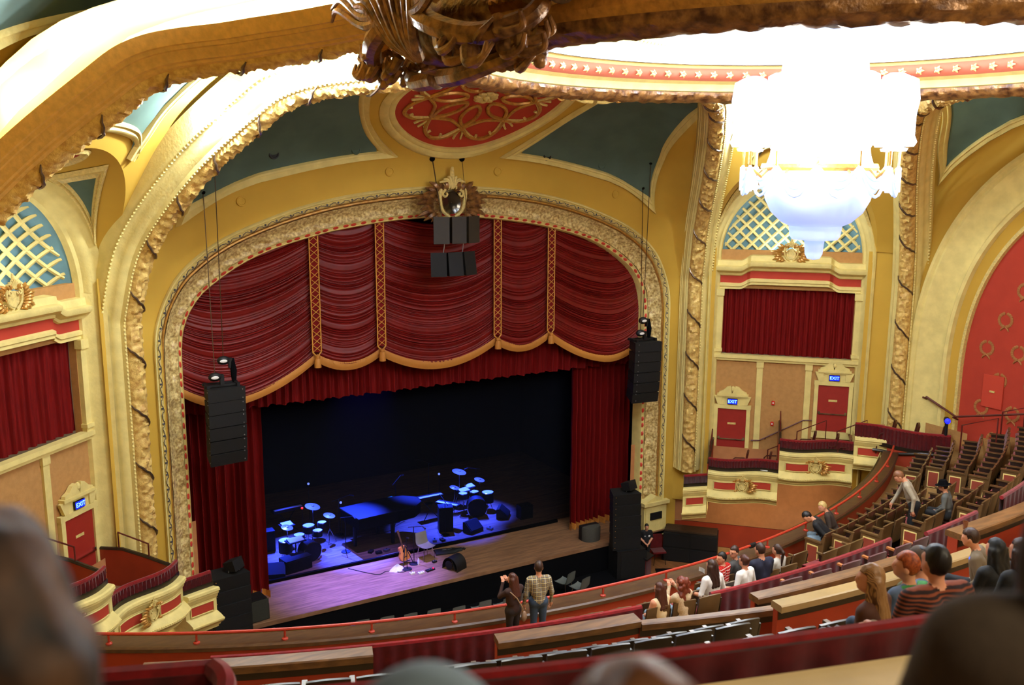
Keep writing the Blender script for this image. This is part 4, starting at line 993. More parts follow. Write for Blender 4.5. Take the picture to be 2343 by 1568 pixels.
drum((2.75, 29.4, ZS + .7), .16, .2, 'small tom over the right bass drum'); drum((3.35, 29.7, ZS + .6), .18, .15, 'snare drum in the right drum kit', legs=True)
drum((3.75, 29.35, ZS + .5), .22, .38, 'floor tom of the right drum kit', legs=True)
cymbal((3.1, 30.4, ZS + 1.3), .27, 'large cymbal at the back of the right drum kit'); cymbal((3.75, 30.0, ZS + 1.0), .2, 'flat cymbal at the right end of the right drum kit'); cymbal((2.6, 29.8, ZS + .95), .18, 'low cymbal at the left of the right drum kit')
def keyb(loc, rz, L, label, lit=True):
    T = thing('keyboard', label, 'keyboard', loc, rz)
    bld(lambda b: b.box((0, 0, .82), (L, .3, .09)), 'case', M_BLK, T, smooth=False)
    bld(lambda b: b.box((0, -.07, .87), (L * .92, .14, .02)), 'keys', M_WHITE, T, smooth=False)
    for s in (-1, 1): bld(lambda b: b.tube([(s * L * .35, .12, .78), (-s * L * .3, -.12, 0)], .015, 5), 'leg', M_BLK, T)
keyb((-3.35, 30.9, ZS), .12, 1.1, 'keyboard with pale top at the back left of the stage')
keyb((1.5, 29.6, ZS), .05, 1.0, 'keyboard lit blue at the centre back of the stage'); keyb((1.75, 28.6, ZS), -1.0, .9, 'keyboard standing end-on left of the right drum kit')
T = thing('grand_piano', 'dark covered grand piano in the middle of the stage', 'piano', (-.75, 28.65, ZS), radians(8)); T.scale = (1.2, 1.2, 1.1)
pout = [(-1.0, .55), (-1.0, -.55), (.2, -.62), (.75, -.6), (1.1, -.35), (1.15, .05), (.9, .35), (.4, .5)]
bld(lambda b: b.prism(pout, (0, 0, .72), (1, 0, 0), (0, 1, 0), (0, 0, 1), .34), 'case', M_BLACK, T, smooth=False)
bld(lambda b: b.prism([(x * 1.02, y * 1.02) for x, y in pout], (0, 0, 1.06), (1, 0, 0), (0, 1, 0), (0, 0, 1), .03), 'lid', M_BLK, T, smooth=False)
bld(lambda b: b.box((-.1, .6, .78), (1.2, .16, .05)), 'keys', M_WHITE, T, smooth=False)
bld(lambda b: b.box((.3, .66, .99), (.9, .03, .03)), 'light_strip', mat('teal_strip', (.1, .7, .7), .4, emit=(.02, .5, .45), estr=1.2), T, smooth=False)
for p in ((-.85, 0), (.1, -.45), (.1, .4)): bld(lambda b: b.tube([(p[0], p[1], .72), (p[0], p[1], 0)], [.07, .05], 8), 'leg', M_BLK, T)
def boxgear(name, cat, loc, d, label, rz=0, m=None, knobs=True):
    T = thing(name, label, cat, loc, rz)
    bld(lambda b: b.box((0, 0, d[2] / 2), d), 'case', m or M_BLK, T, smooth=False)
    bld(lambda b: b.box((0, -d[1] / 2 - .006, d[2] / 2), (d[0] * .88, .012, d[2] * .8)), 'grille', M_BLKB, T, smooth=False)
boxgear('amplifier', 'amplifier', (-4.5, 29.6, ZS), (.6, .35, .7), 'black amplifier at the far left of the stage')
boxgear('amplifier', 'amplifier', (4.55, 28.0, ZS), (.5, .35, .5), 'black amplifier at the far right of the stage floor')
boxgear('flight_case', 'case', (-4.05, 27.7, ZS), (.9, .5, .42), 'black flight case in front of the left drum kit', .2)
boxgear('flight_case', 'case', (1.5, 28.3, ZS), (.5, .4, .9), 'tall black case left of the right drum kit', -.3)
for loc, lab, rz in (((2.3, 27.75, ZS), 'black wedge monitor on the blue floor before the right drum kit', .3), ((3.9, 28.45, ZS), 'black wedge monitor at the right end of the right drum kit', .9), ((-4.75, 27.5, ZS), 'black wedge monitor at the left end of the blue floor', -.3)):
    T = thing('stage_wedge', lab, 'speaker', loc, rz)
    bld(lambda b: b.prism([(-.2, 0), (.22, 0), (.22, .12), (-.1, .38), (-.2, .36)], (-.3, 0, 0), (0, -1, 0), (0, 0, 1), (1, 0, 0), .6), 'case', M_BLK, T, smooth=False)
    bld(lambda b: b.prism([(.215, .13), (-.09, .385), (-.085, .395), (.225, .14)], (-.27, 0, 0), (0, -1, 0), (0, 0, 1), (1, 0, 0), .54), 'grille', M_BLKB, T, smooth=False)
for loc, d, lab in (((-3.75, 29.6, ZS), (.36, .26), 'pale laptop and papers on a small table in the left drum kit'), ((3.35, 30.05, ZS), (.34, .24), 'pale pad controller on a small table in the right drum kit'), ((-3.9, 28.15, ZS + .0), (.5, .28), 'mixer on a small table left of the bass drum'), ((2.95, 29.75, ZS), (.4, .25), 'score sheets on a small table in the right drum kit')):
    T = thing('side_table', lab, 'table', loc, .15)
    bld(lambda b: b.box((0, 0, .75), (d[0] + .1, d[1] + .1, .03)), 'tabletop', M_BLK, T, smooth=False)
    bld(lambda b: b.box((0, 0, .785), (d[0], d[1], .04), M=Matrix.Rotation(.2, 3, 'X')), 'device', M_WHITE, T, smooth=False)
    bld(lambda b: b.tube([(0, 0, 0), (0, 0, .75)], .02, 6), 'leg', M_CHROME, T)
for i, (x, y, h, lab) in enumerate(((-2.2, 28.2, 1.2, 'black boom microphone stand between drum kit and piano'), (-1.9, 29.7, 1.3, 'boom microphone stand behind the piano'), (.3, 29.9, 1.5, 'tall boom microphone stand behind the piano lid'), (1.3, 27.9, 1.2, 'boom microphone stand right of the piano'), (2.1, 31.0, 1.6, 'tallest microphone stand at the back right'), (3.9, 30.6, 1.2, 'microphone stand beyond the right drum kit'))):
    micstand((x, y, ZS), h, True, lab, i * .9)
T = thing('stage_lamp', 'small red lamp glowing over the left drum kit', 'lamp', (-3.0, 30.3, ZS))
bld(lambda b: b.tube([(0, 0, 0), (0, 0, .95)], .012, 5), 'pole', M_BLK, T); bld(lambda b: b.ball((0, 0, .98), .04, 6, 8), 'bulb', mat('red_bulb', (1, .2, .1), .4, emit=(1, .12, .03), estr=14), T)
for x, y, z, lab in ((-1.85, 29.6, 1.2, 'small white stage light between the drum kit and the piano'), (2.35, 30.6, 1.25, 'small white stage light left of the large cymbal'), (-2.35, 31.6, 1.35, 'small blue stage light high behind the left drum kit')):
    T = thing('stage_lamp', lab, 'lamp', (x, y, ZS)); bld(lambda b: b.tube([(0, 0, 0), (0, 0, z)], .012, 5), 'pole', M_BLK, T); bld(lambda b: b.ball((0, 0, z), .045, 6, 8), 'bulb', mat('blue_bulb', (.6, .7, 1), .4, emit=(.45, .55, 1.0), estr=4), T)
for k, (x, y) in enumerate(((-1.3, 27.55), (-1.0, 27.6), (-1.5, 27.75), (.75, 27.6), (1.0, 27.5), (2.9, 27.6))):
    T = thing('floor_pedal', ['blue-lit pedal on the floor before the piano', 'round blue-lit pedal on the floor before the piano', 'small pedal left of the piano on the blue floor', 'pedal right of the piano on the blue floor', 'second pedal right of the piano by the case', 'pedal board before the right drum kit'][k], 'pedal', (x, y, ZS), k * .4)
    bld(lambda b: b.box((0, 0, .035), (.2, .14, .07)), 'case', M_STEEL if k % 2 else M_BLK, T, smooth=False); bld(lambda b: b.lathe([(.03, .0), (.03, .03), (0, .03)], 8, (0, 0, .07)), 'switch', M_CHROME, T)
# stacking chairs in the pit
def pitchair(loc, rz, label):
    T = thing('stacking_chair', label, 'chair', loc, rz, group='grey chairs before the stage')
    bld(shell, 'seat_shell', M_GREYPL, T); legs4(T, M_CHROME); return T
pc = [(3.55, 23.75, .35), (3.75, 23.2, .3), (1.55, 23.25, .1), (1.0, 23.2, .1), (.3, 23.35, .0), (-.55, 23.4, 0), (-1.25, 23.6, -.05), (-1.95, 23.7, -.05), (-2.6, 23.85, -.1), (-3.3, 24.0, -.1), (-3.95, 24.05, -.1)]
c0 = None
for i, (x, y, r) in enumerate(pc):
    lab = 'grey moulded stacking chair with chrome legs standing apart right of the couple' if i == 0 else ('grey moulded chair half hidden by the red rail right of the couple' if i == 1 else 'grey moulded stacking chair in the row before the stage front')
    if c0 is None: c0 = pitchair((x, y, 0), pi + r, lab)
    else: dup(c0, (x, y, 0), pi + r, lab)
# ================================================================ SIDE BOXES
def front_poly(side, s0, s1, d0, d1, zt, amp, nm, panels, crestpos=None, tall=1.0):
    T = struct(thing(nm, None, None)); D = lambda s, d, z: DB(side, s, d, z)
    n = 41; us = np.linspace(0, 1, n)
    def base(u): return s0 + (s1 - s0) * u, d0 + (d1 - d0) * u - amp * sin(2 * pi * u)
    prof = [(-.75, 0), (.05, 0), (.09, -.025), (.1, -.09), (.06, -.11), (.06, -.16), (.03, -.2), (.02, -.25), (-.02, -.3), (-.02, -.64), (.02, -.67), (.1, -.73), (.17, -.8), (.19, -.86), (.14, -.92), (.08, -.95), (.06, -1.0), (.01, -1.03), (0, -1.08), (-1.0, -1.1)]
    prof = [(o, z * tall) for o, z in prof]
    b = MB(); R = [[D(base(u)[0], base(u)[1] - o, zt + z) for o, z in prof] for u in us]; b.grid(R)
    for r in (R[0], R[-1]): b.add(r, [tuple(range(len(r)))])
    for k in range(44):   # egg moulding on the lower swell
        u = (k + .5) / 44; s, d = base(u); b.ball(D(s, d - .17, zt - .83 * tall), (.035, .035, .03), 4, 6)
    b.build('moulded_front', M_CREAM, T, ang=30)
    for u0, u1 in panels:
        b = MB(); b.grid([[D(base(u)[0], base(u)[1] - .0 + .012 - .02, zt + z * tall) for z in (-.36, -.58)] for u in np.linspace(u0, u1, 12)]); b.build('red_panel', M_RED, T)
        b = MB(); P = [D(base(u)[0], base(u)[1] - .015, zt + z * tall) for u, z in [(u, -.34) for u in np.linspace(u0 - .01, u1 + .01, 10)] + [(u, -.6) for u in np.linspace(u1 + .01, u0 - .01, 10)]]; b.tube(P, .014, 5, closed=True, cap=False); b.build('panel_moulding', M_CREAM, T)
    return base
def velvet_rail(side, base, zt, name, label, u0=0, u1=1, h=.36, off=.12, cat='velvet rail', grp='velvet rails of the boxes'):
    T = thing(name, label, cat, group=grp); D = lambda s, d, z: DB(side, s, d, z)
    us = np.linspace(u0, u1, 90)
    b = MB(); b.grid([[D(base(u)[0], base(u)[1] + off + .025 * sin(u * 150) * (1 if j else .3), zt + z) for j, z in enumerate((h, h * .6, .1))] for u in us]); b.grid([[D(base(u)[0], base(u)[1] + off + .1, zt + z) for z in (h, .02)] for u in us]); b.build('velvet_drape', M_VELVD, T)
    b = MB(); b.tube([D(base(u)[0], base(u)[1] + off + .04, zt + h) for u in us], .05, 7); b.build('padded_roll', M_VELV, T)
    b = MB(); b.grid([[D(base(u)[0], base(u)[1] + off - o, zt + z) for o, z in ((.0, .0), (.03, .0), (.03, .11), (-.02, .11))] for u in us]); b.build('dark_base', M_DKWOOD, T)
    return T
def armchair(label, D, s, d, zf, face, grp='wooden armchairs in the right boxes', seatm=None, first=[None]):
    p = D(s, d, zf)
    if first[0] is not None: return dup(first[0], tuple(p), face, label, grp)
    T = thing('box_armchair', label, 'chair', tuple(p), face, grp); first[0] = T
    mw = mat('mahogany', (.28, .09, .06), .35, spec=.5, var=.2)
    bld(lambda b: b.grid([[(x, y, z) for x, z in ((-.24, .38), (-.25, .44), (-.2, .47), (.2, .47), (.25, .44), (.24, .38))] for y in (-.2, -.18, .2, .25)]), 'seat', M_VELVD, T)
    bld(lambda b: b.grid([[(x, -.24 - .12 * (z - .45) - .04 * (1 - (x / .24) ** 2), z) for x in np.linspace(-.22, .22, 7)] for z in (.5, .6, .8, .96, 1.0)]), 'backrest', mw, T)
    bld(lambda b: b.tube([(-.22, -.22, .45), (-.23, -.32, 1.0), (0, -.34, 1.06), (.23, -.32, 1.0), (.22, -.22, .45)], .025, 6), 'back_frame', mw, T)
    for g in (-1, 1):
        bld(lambda b: b.tube([(g * .25, .2, .42), (g * .27, .18, .6), (g * .27, .1, .68), (g * .26, -.22, .7)], .022, 6), 'armrest', mw, T)
        for y in (.2, -.22): bld(lambda b: b.tube([(g * .22, y, .4), (g * .23, y * 1.1, 0)], [.025, .018], 6), 'leg', mw, T)
    return T
M_PART = M_ORNG
def handrail(name, label, pts, posts, r=.022, grp=None, m=None):
    T = thing(name, label, 'handrail', group=grp)
    b = MB(); b.tube(pts, r, 6); b.build('rail', m or mat('dark_red_rail', (.33, .10, .07), .4, spec=.4), T)
    for a, c in posts: b = MB(); b.tube([a, c], r * .9, 6); b.build('post', m or MATS['dark_red_rail'], T)
    return T
tn = 60
for side in (-1, 1):
    nm = 'left' if side < 0 else 'right'; D = lambda s, d, z: DB(side, s, d, z)
    n = V3(side * S2, S2, 0); e = V3(-side * S2, S2, 0)
    spec = [(3.02, 2.27, 13.62, 14.0, 3.23, 0, [(.14, .86)], 2.75), (2.27, .04, 14.04, 14.25, 3.78, .13, [(.1, .4), (.6, .9)], 3.3), (.04, -2.23, 14.25, 14.46, 4.55, .13, [(.1, .4), (.6, .9)], 4.05), (-2.23, -3.2, 14.4, 14.3, 5.2, 0, [(.12, .8)], 4.72)]
    names = ['lowest', 'second lowest', 'second highest', 'highest']
    for k, (s0, s1, d0, d1, zt, amp, pan, zf) in enumerate(spec):
        base = front_poly(side, s0, s1, d0, d1, zt, amp, 'trim_%d' % (tn), pan); tn += 1
        # floor slab of the box
        b = MB(); P = [D(base(u)[0], base(u)[1] + .3, zf) for u in np.linspace(0, 1, 9)] + [D(s1, 16.45, zf), D(s0, 16.45, zf)]
        b.add(P, [tuple(range(len(P)))]); b.add([p - V3(0, 0, zf - (zt - 1.08)) for p in P], [tuple(range(len(P)))])
        struct(b.build('floor_box_%s' % nm, M_PCARPET, smooth=False))
        if k < 3: velvet_rail(side, base, zt, 'box_rail', 'red velvet rail on the %s box front of the %s side' % (names[k], nm))
        if len(pan) == 2:
            s, d = base(.5); crest('box_crest', 'cream crest on the front of the %s box at the %s' % (names[k], nm), D(s, d - .03, zt - .46), e * side * -1 if False else e, (0, 0, 1), -n, .33, (M_CREAMB, M_GOLD), True, None, 'crests on the box fronts')
    # partitions between boxes
    for k, (s, d0, z0, z1, zf) in enumerate(((2.27, 14.2, 3.95, 4.2, 3.0), (.04, 14.4, 4.75, 4.95, 3.8))):
        T = thing('box_partition', 'orange-red partition with dark cap %s of the %s boxes' % ('before the second lowest' if k == 0 else 'before the second highest', nm), 'partition')
        b = MB(); P = [(0, zf - z0), (2.2, zf - z0 + .2), (2.2, z1 - z0), (1.5, z1 - z0 + .05), (.9, .2), (0, 0)]
        o = D(s, d0, z0); b.prism(P, o - e * .04, n, (0, 0, 1), e, .08); b.build('panel', M_PART, T, smooth=False)
        b = MB(); b.tube([D(s, d0, z0 + .02), D(s, d0 + .9, z0 + .22), D(s, d0 + 1.5, z1 + .07), D(s, d0 + 2.2, z1 + .02)], .05, 6); b.build('cap', M_DKWOOD, T)
        b = MB(); b.tube([D(s, d0 + .75, z0 + .1), D(s, d0 + .75, z0 + .55), D(s, d0 + 1.6, z1 + .5), D(s, d0 + 1.6, z1)], .022, 6); b.build('rail', mat('dark_red_rail', (.33, .10, .07), .4, spec=.4), T)
BR_D = lambda s, d, z: DB(1, s, d, z)
n_ = V3(S2, S2, 0); e_ = V3(-S2, S2, 0)
fz_ = atan2(e_[1], e_[0]) - pi / 2
for s, d, zf, lab in ((1.35, 14.75, 3.3, 'dark armchair nearest the stage in the second lowest right box'), (.62, 14.75, 3.3, 'dark armchair with a white paper behind it in the second lowest right box'), (.32, 15.3, 3.3, 'dark armchair against the partition in the second lowest right box'), (-.75, 15.0, 4.05, 'dark armchair nearest the stage in the second highest right box'), (-1.45, 14.9, 4.05, 'dark armchair in the middle of the second highest right box'), (-1.95, 14.9, 4.05, 'dark armchair by the white paper in the second highest right box'), (-3.1, 14.55, 4.72, 'dark armchair nearest the stage behind the long velvet parapet'), (-3.75, 14.4, 4.72, 'middle armchair behind the long velvet parapet'), (-4.5, 14.2, 4.72, 'armchair below the blue spotlight behind the long velvet parapet')):
    armchair(lab, BR_D, s, d, zf, fz_)
for s, d, z, lab in ((.5, 14.5, 3.82, 'white paper on an armchair in the second lowest right box'), (-1.95, 14.75, 4.56, 'white paper on an armchair in the second highest right box')):
    tag(bld(lambda b: b.box(BR_D(s, d, z), (.22, .3, .012), .5), 'paper', M_WHITE, smooth=False), lab, 'paper')
# long velvet parapet and orange wall at the end of the balcony
pts = spline(np.array([(-2.23, 14.45), (-2.9, 14.35), (-3.5, 14.0), (-4.1, 13.75), (-4.9, 13.7)], float), 8)
def bs(u): i = u * (len(pts) - 1); k = int(min(len(pts) - 2, i)); return tuple(pts[k] * (1 - (i - k)) + pts[k + 1] * (i - k))
velvet_rail(1, bs, 4.98, 'velvet_parapet', 'long dark crimson velvet parapet between the right boxes and the balcony seats', 0, 1, .62, .0, 'parapet', None)
T = thing('end_wall', 'orange-red end wall with dark curved handrail below the long velvet parapet', 'partition')
bld(lambda b: b.grid([[BR_D(*(np.array(bs(u)) + [0, -.08]), z) for z in (3.8, 4.98)] for u in np.linspace(.36, 1, 40)]), 'panel', M_ORNG, T)
bld(lambda b: b.tube([BR_D(*(np.array(bs(u)) + [0, -.12]), 4.86 + .16 * np.clip((u - .45) / .3, 0, 1)) for u in np.linspace(.2, 1, 40)], .05, 7), 'handrail', M_DKWOOD, T)
struct(bld(lambda b: b.add([BR_D(-2.2, 14.5, 4.71), BR_D(-4.9, 13.8, 4.71), BR_D(-5.6, 15.5, 4.71), BR_D(-2.2, 16.4, 4.71)], [(0, 1, 2, 3)]), 'floor_box_right', M_PCARPET, smooth=False))
struct(bld(lambda b: b.grid([[BR_D(s, 15.6, z) for z in (4.7, 5.35)] for s in (-2.4, -5.6)]), 'wall_right_dado', M_TAN))
T = thing('spotlight', 'small spotlight glowing blue on a post at the end of the velvet parapet', 'spotlight')
pq = BR_D(-4.75, 13.75, 5.6)
bld(lambda b: b.tube([pq, pq + V3(0, 0, .45)], .05, 8), 'post', M_BLK, T); bld(lambda b: b.lathe([(.0, -.1), (.08, -.1), (.1, .08), (.09, .1)], 12, pq + V3(0, 0, .5), ax=(-.7, -.7, -.1)), 'lamp_body', M_BLK, T)
bld(lambda b: b.ball(pq + V3(-.09, -.09, .5), (.085, .085, .085), 8, 12), 'lens', mat('blue_lens', (.2, .25, 1), .3, emit=(.06, .07, 1.0), estr=5), T)
# handrails on the box stairs
rr = MATS['dark_red_rail']
handrail('handrail', 'dark red wall handrail rising between the two right box doors', [BR_D(.98, 16.35, 4.25), BR_D(.7, 16.35, 4.27), BR_D(-.72, 16.35, 5.1), BR_D(-1.0, 16.35, 5.12)], [(BR_D(.5, 16.35, 4.38), BR_D(.5, 16.46, 4.3)), (BR_D(-.75, 16.35, 5.1), BR_D(-.75, 16.46, 5.02))])
for s, z, lab in ((.05, 4.2, 'dark red stair rail rising beside the second lowest right box'), (-.85, 4.9, 'short dark red stair rail below the upper right box door'), (-2.1, 5.0, 'dark red stair rail rising right of the upper right box door')):
    handrail('handrail', lab, [BR_D(s + .35, 15.2, z - .9), BR_D(s + .35, 15.2, z + .1), BR_D(s - .55, 15.2, z + .55), BR_D(s - .55, 15.2, z - .3)], [])
# wall under the boxes
for side in (-1, 1):
    nm = 'left' if side < 0 else 'right'
    P0 = [(side * 7.4, 25.5), (side * 8.4, 25.3), (side * 9.3, 24.6), (side * 11, 22.9), (side * 14.5, 19.4)]
    for z0, z1, m, q in ((1.15, 4.0, M_SALM, 0), (.3, 1.15, M_ORNG, -.03), (0, .3, M_TAN, -.05)):
        struct(bld(lambda b: b.grid([[(x + side * q, y + q, z) for z in (z0, z1)] for x, y in resamp(P0, .4)]), 'wall_%s_lower' % nm, m))
b = MB(); b.box((11.0, 20.6, 2.2), (.01, .01, .01)); 
T = tag(bld(lambda b: b.box(DB(1, 1.25, 16.0, 2.3), (.13, .05, .13), radians(-45)), 'fire_alarm', MATS['alarm_red'], smooth=False), 'red fire alarm strobe on the salmon wall under the right boxes', 'alarm')
bld(lambda b: b.box(DB(1, 1.25, 15.96, 2.3), (.04, .02, .06), radians(-45)), 'lens', M_WHITE, T, smooth=False)

# ================================================================ BALCONY
BC = V3(0, 35.4, 0)
def FL(rho): return 4.55 + .41 * (rho - 21.4) if rho < 27.2 else 6.928 + .556 * (rho - 27.2)
def PO(rho, deg, z): a = radians(deg); return V3(rho * sin(a), 35.4 - rho * cos(a), z)
def arcs(rho, a0, a1, prof, n):
    return [[PO(rho + r, a, z) for r, z in prof] for a in np.linspace(a0, a1, n)]
# stepped floor
RHO_ST = [20.9, 21.75 + .38, 22.35 + .4, 22.9 + .45, 23.6 + .4, 24.6, 25.6, 26.35, 27.2, 27.95, 28.7, 29.5, 30.4, 31.3, 32.2, 33.1, 34.2, 35.4, 36.6, 38.2]
b = MB()
for i in range(len(RHO_ST) - 1):
    r0, r1 = RHO_ST[i], RHO_ST[i + 1]; z = FL((r0 + r1) / 2) if i else 4.5; zp = FL((RHO_ST[i + 1] + RHO_ST[min(i + 2, len(RHO_ST) - 1)]) / 2)
    b.grid([[PO(r0, a, z), PO(r1, a, z), PO(r1, a, zp)] for a in np.linspace(-34, 40, 60)])
struct(b.build('floor_balcony', M_CARPET, smooth=False))
# front parapet: fascia, ledge, inner panel
fp = struct(thing('trim_58', None, None))
A0_, A1_ = -36, 35
def arcobj(name, rho, a0, a1, prof, m, parent, n=110, smooth=True): b = MB(); b.grid(arcs(rho, a0, a1, prof, n)); return b.build(name, m, parent, smooth, ang=30)
arcobj('fascia', 20.87, A0_, A1_, [(.2, 3.5), (-.3, 3.6), (-.36, 4.0), (-.32, 4.5), (-.4, 4.9), (-.36, 4.98)], M_CREAM, fp)
arcobj('ledge', 20.87, A0_, A1_, [(-.3, 4.94), (-.3, 5.0), (.12, 5.0), (.15, 4.97), (.15, 4.9), (.08, 4.88)], M_WOOD, fp)
arcobj('inner_panel', 20.87, A0_, A1_, [(.08, 4.9), (.08, 4.4)], M_ORNG, fp)
hr = thing('balcony_rail', 'orange-red pipe rail running along the balcony front ledge', 'railing')
b = MB(); b.tube([PO(20.87, a, 5.2) for a in np.linspace(A0_, A1_, 160)], .03, 8); b.build('pipe', M_RAIL, hr)
for a in np.arange(-34.6, 35, 4.35):
    b = MB(); b.tube([PO(20.87, a, 5.2), PO(20.87, a, 5.0)], .022, 6); b.lathe([(.06, 5.0), (.06, 5.02), (.03, 5.04)], 10, PO(20.87, a, 0)); b.build('post', M_RAIL, hr)
# lower fascia wall beyond (main floor under balcony is dark)
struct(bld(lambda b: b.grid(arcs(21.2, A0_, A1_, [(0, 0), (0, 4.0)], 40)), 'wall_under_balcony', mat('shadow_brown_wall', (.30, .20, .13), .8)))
for a, lab in ((5.6, 'dark clamp on the rail right of the ledge corner'), (7.4, 'dark clamp on the rail left of the seated group')):
    tag(bld(lambda b: b.tube([PO(20.87, a - .25, 5.19), PO(20.87, a + .25, 5.19)], .055, 8), 'rail_clamp', M_BLK), lab, 'clamp')
T = thing('paper_cup', 'pale curved paper folder lying on the balcony ledge near the couple', 'paper', tuple(PO(20.95, 2.6, 5.0)))
bld(lambda b: b.grid([[(.05 * cos(t) + .02, .12 * sin(t), z) for z in (0, .1)] for t in np.linspace(-.9, .9, 8)]), 'sheet', M_WHITE, T)

# theatre seats --------------------------------------------------------------------------
SEAT = {}
def make_seat(kind):
    T = thing('theatre_seat', 'x', 'seat')
    w = .47
    if kind == 'armchair':
        mb_, mf = mat('dark_plum_velvet', (.27, .05, .06), .8, sheen=.3), M_VELV
    elif kind == 'dark': mb_, mf = M_DKWOOD, M_DKLEATH
    else: mb_, mf = M_SEATWOOD, M_VELV
    def back(b):
        zs = (.34, .5, .7, .82, .87); top = lambda x: .03 * (1 - (2 * x / w) ** 2)
        G = [[(x, -.2 - .16 * (z - .34) - .035 * (1 - (2 * x / w) ** 2), z + (top(x) if z > .8 else 0)) for x in np.linspace(-w / 2 + .015, w / 2 - .015, 9)] for z in zs]
        b.grid(G); F = [[(p[0], p[1] + .035, p[2]) for p in r] for r in G]; b.grid(F); b.grid([G[-1], F[-1]])
        b.grid([[r[0], (r[0][0], r[0][1] + .035, r[0][2])] for r in G]); b.grid([[r[-1], (r[-1][0], r[-1][1] + .035, r[-1][2])] for r in G])
    bld(back, 'backrest', mb_, T, ang=50)
    bld(lambda b: b.grid([[(x, -.15 - .16 * (z - .34) - .035 * (1 - (2 * x / w) ** 2) + .03 * (1 - (2 * x / w) ** 4) * sin(pi * (z - .42) / .4), z) for x in np.linspace(-w / 2 + .03, w / 2 - .03, 7)] for z in np.linspace(.42, .82, 6)]), 'back_pad', mf, T)
    def seat(b):
        for y in (0,): pass
        b.grid([[(x, .02 + .21 * c, .41 + .05 * (s_) * (1 if s_ > 0 else .7)) for c, s_ in ((-1, 0), (-.9, .9), (-.3, 1.1), (.5, 1.1), (.95, .8), (1, 0), (.9, -1), (-.9, -1), (-1, 0))] for x in (-w / 2 + .03, -w / 2 + .05, w / 2 - .05, w / 2 - .03)])
    bld(seat, 'seat', mf, T)
    bld(lambda b: b.grid([[(w / 2 + q, y, z) for q, z in ((-.03, .60), (-.028, .635), (.028, .635), (.03, .60))] for y in (-.2, -.17, .14, .2)]), 'armrest', M_SEATWOOD if kind != 'armchair' else mat('oak_arm', (.62, .38, .20), .4, spec=.5), T)
    bld(lambda b: b.prism([(-.2, 0), (.16, 0), (.12, .35), (.16, .6), (-.2, .6), (-.24, .8), (-.28, .8), (-.22, .4)], (w / 2 - .012, 0, 0), (0, 1, 0), (0, 0, 1), (1, 0, 0), .024), 'standard', M_DKWOOD, T, smooth=False)
    return T
def make_end():
    T = thing('row_end', 'x', 'row end')
    bld(lambda b: b.prism([(-.22, 0), (.2, 0), (.2, .62), (-.18, .66), (-.26, .84), (-.3, .84)], (0, 0, 0), (0, 1, 0), (0, 0, 1), (1, 0, 0), .05), 'end_panel', M_SEATWOOD, T, smooth=False)
    bld(lambda b: b.box((-.006, 0, .33), (.012, .28, .45)), 'cream_frame', M_CREAM, T, smooth=False)
    bld(lambda b: b.box((-.014, 0, .33), (.01, .24, .4)), 'red_inset', mat('inset_red', (.50, .20, .13), .7), T, smooth=False)
    bld(lambda b: b.box((.02, -.01, .65), (.08, .44, .04)), 'armrest', M_SEATWOOD, T, smooth=False)
    return T
SN = {}
def seat_at(kind, rho, a, label, grp, zoff=0.):
    p = PO(rho, a, FL(rho) + zoff); rz = -radians(-a) ; rz = radians(a)
    if kind not in SEAT:
        SEAT[kind] = make_seat(kind) if kind != 'end' else make_end()
        T = SEAT[kind]; T.location = tuple(p); T.rotation_euler = (0, 0, rz); T['label'] = label; T['group'] = grp; return T
    return dup(SEAT[kind], tuple(p), rz, label, grp)
ORD = ['first', 'second', 'third', 'fourth', 'fifth', 'sixth', 'seventh', 'eighth', 'ninth', 'tenth', 'eleventh', 'twelfth', 'thirteenth', 'fourteenth']
def row(kind, rho, a0, a1, where, grp, end=True, skip=(), pitch=.505, fromw='from the aisle', zo=0.):
    n = int(round((a1 - a0) / math.degrees(pitch / rho))); da = (a1 - a0) / max(1, n)
    if end: seat_at('end', rho, a0 - da * .02, 'wooden row end with red inset at %s' % where, 'row ends of the balcony seats')
    for i in range(n):
        if i in skip: continue
        seat_at(kind, rho, a0 + da * (i + .5), '%s seat, %s %s in %s' % ('dark' if kind == 'dark' else 'red-cushioned', ORD[i % 14], fromw, where), grp, zo)
G_ = 'balcony seats'
row('std', 21.78, 10.0, 25.3, 'the front balcony row', G_, skip=())
row('std', 21.68, 27.4, 32.8, 'the front row past the cross aisle', G_)
row('std', 22.38, 10.3, 20.6, 'the second balcony row', G_)
row('std', 22.25, 27.3, 33.4, 'the second row past the cross aisle', G_)
row('std', 23.0, 10.5, 21.0, 'the third balcony row', G_, skip=(2,))
row('std', 22.95, 24.6, 33.3, 'the third row past the cross aisle', G_)
row('std', 23.75, 11.2, 19.5, 'the fourth balcony row', G_, skip=(2,))
row('std', 23.62, 22.4, 33.6, 'the fourth row past the cross aisle', G_)
row('std', 24.4, 14.0, 20.4, 'the fifth balcony row', G_)
row('std', 24.3, 22.6, 33.6, 'the fifth row past the cross aisle', G_)
row('std', 23.35, -10.6, -5.4, 'the short row behind the couple', G_, end=False, pitch=.5, fromw='from the left')
row('std', 24.05, -7.2, -3.6, 'the two long-haired girls\' row', G_, end=False, fromw='from the left')
row('std', 23.2, -4.2, 2.8, 'the white-shirted girls\' row', G_, end=False, fromw='from the left')
row('std', 22.45, -2.0, 6.0, 'the row right behind the rail', G_, end=False, fromw='from the left')
row('std', 23.15, 4.8, 8.0, 'the row beside the grey-topped girl', G_, end=False, fromw='from the left')
row('dark', 27.6, -16.6, -8.2, 'the first row behind the ledge', 'dark seats behind the ledge', end=False, fromw='from the left', zo=.12)
row('dark', 28.35, -20.5, -9.6, 'the second row behind the ledge', 'dark seats behind the ledge', end=False, fromw='from the left', zo=.12)
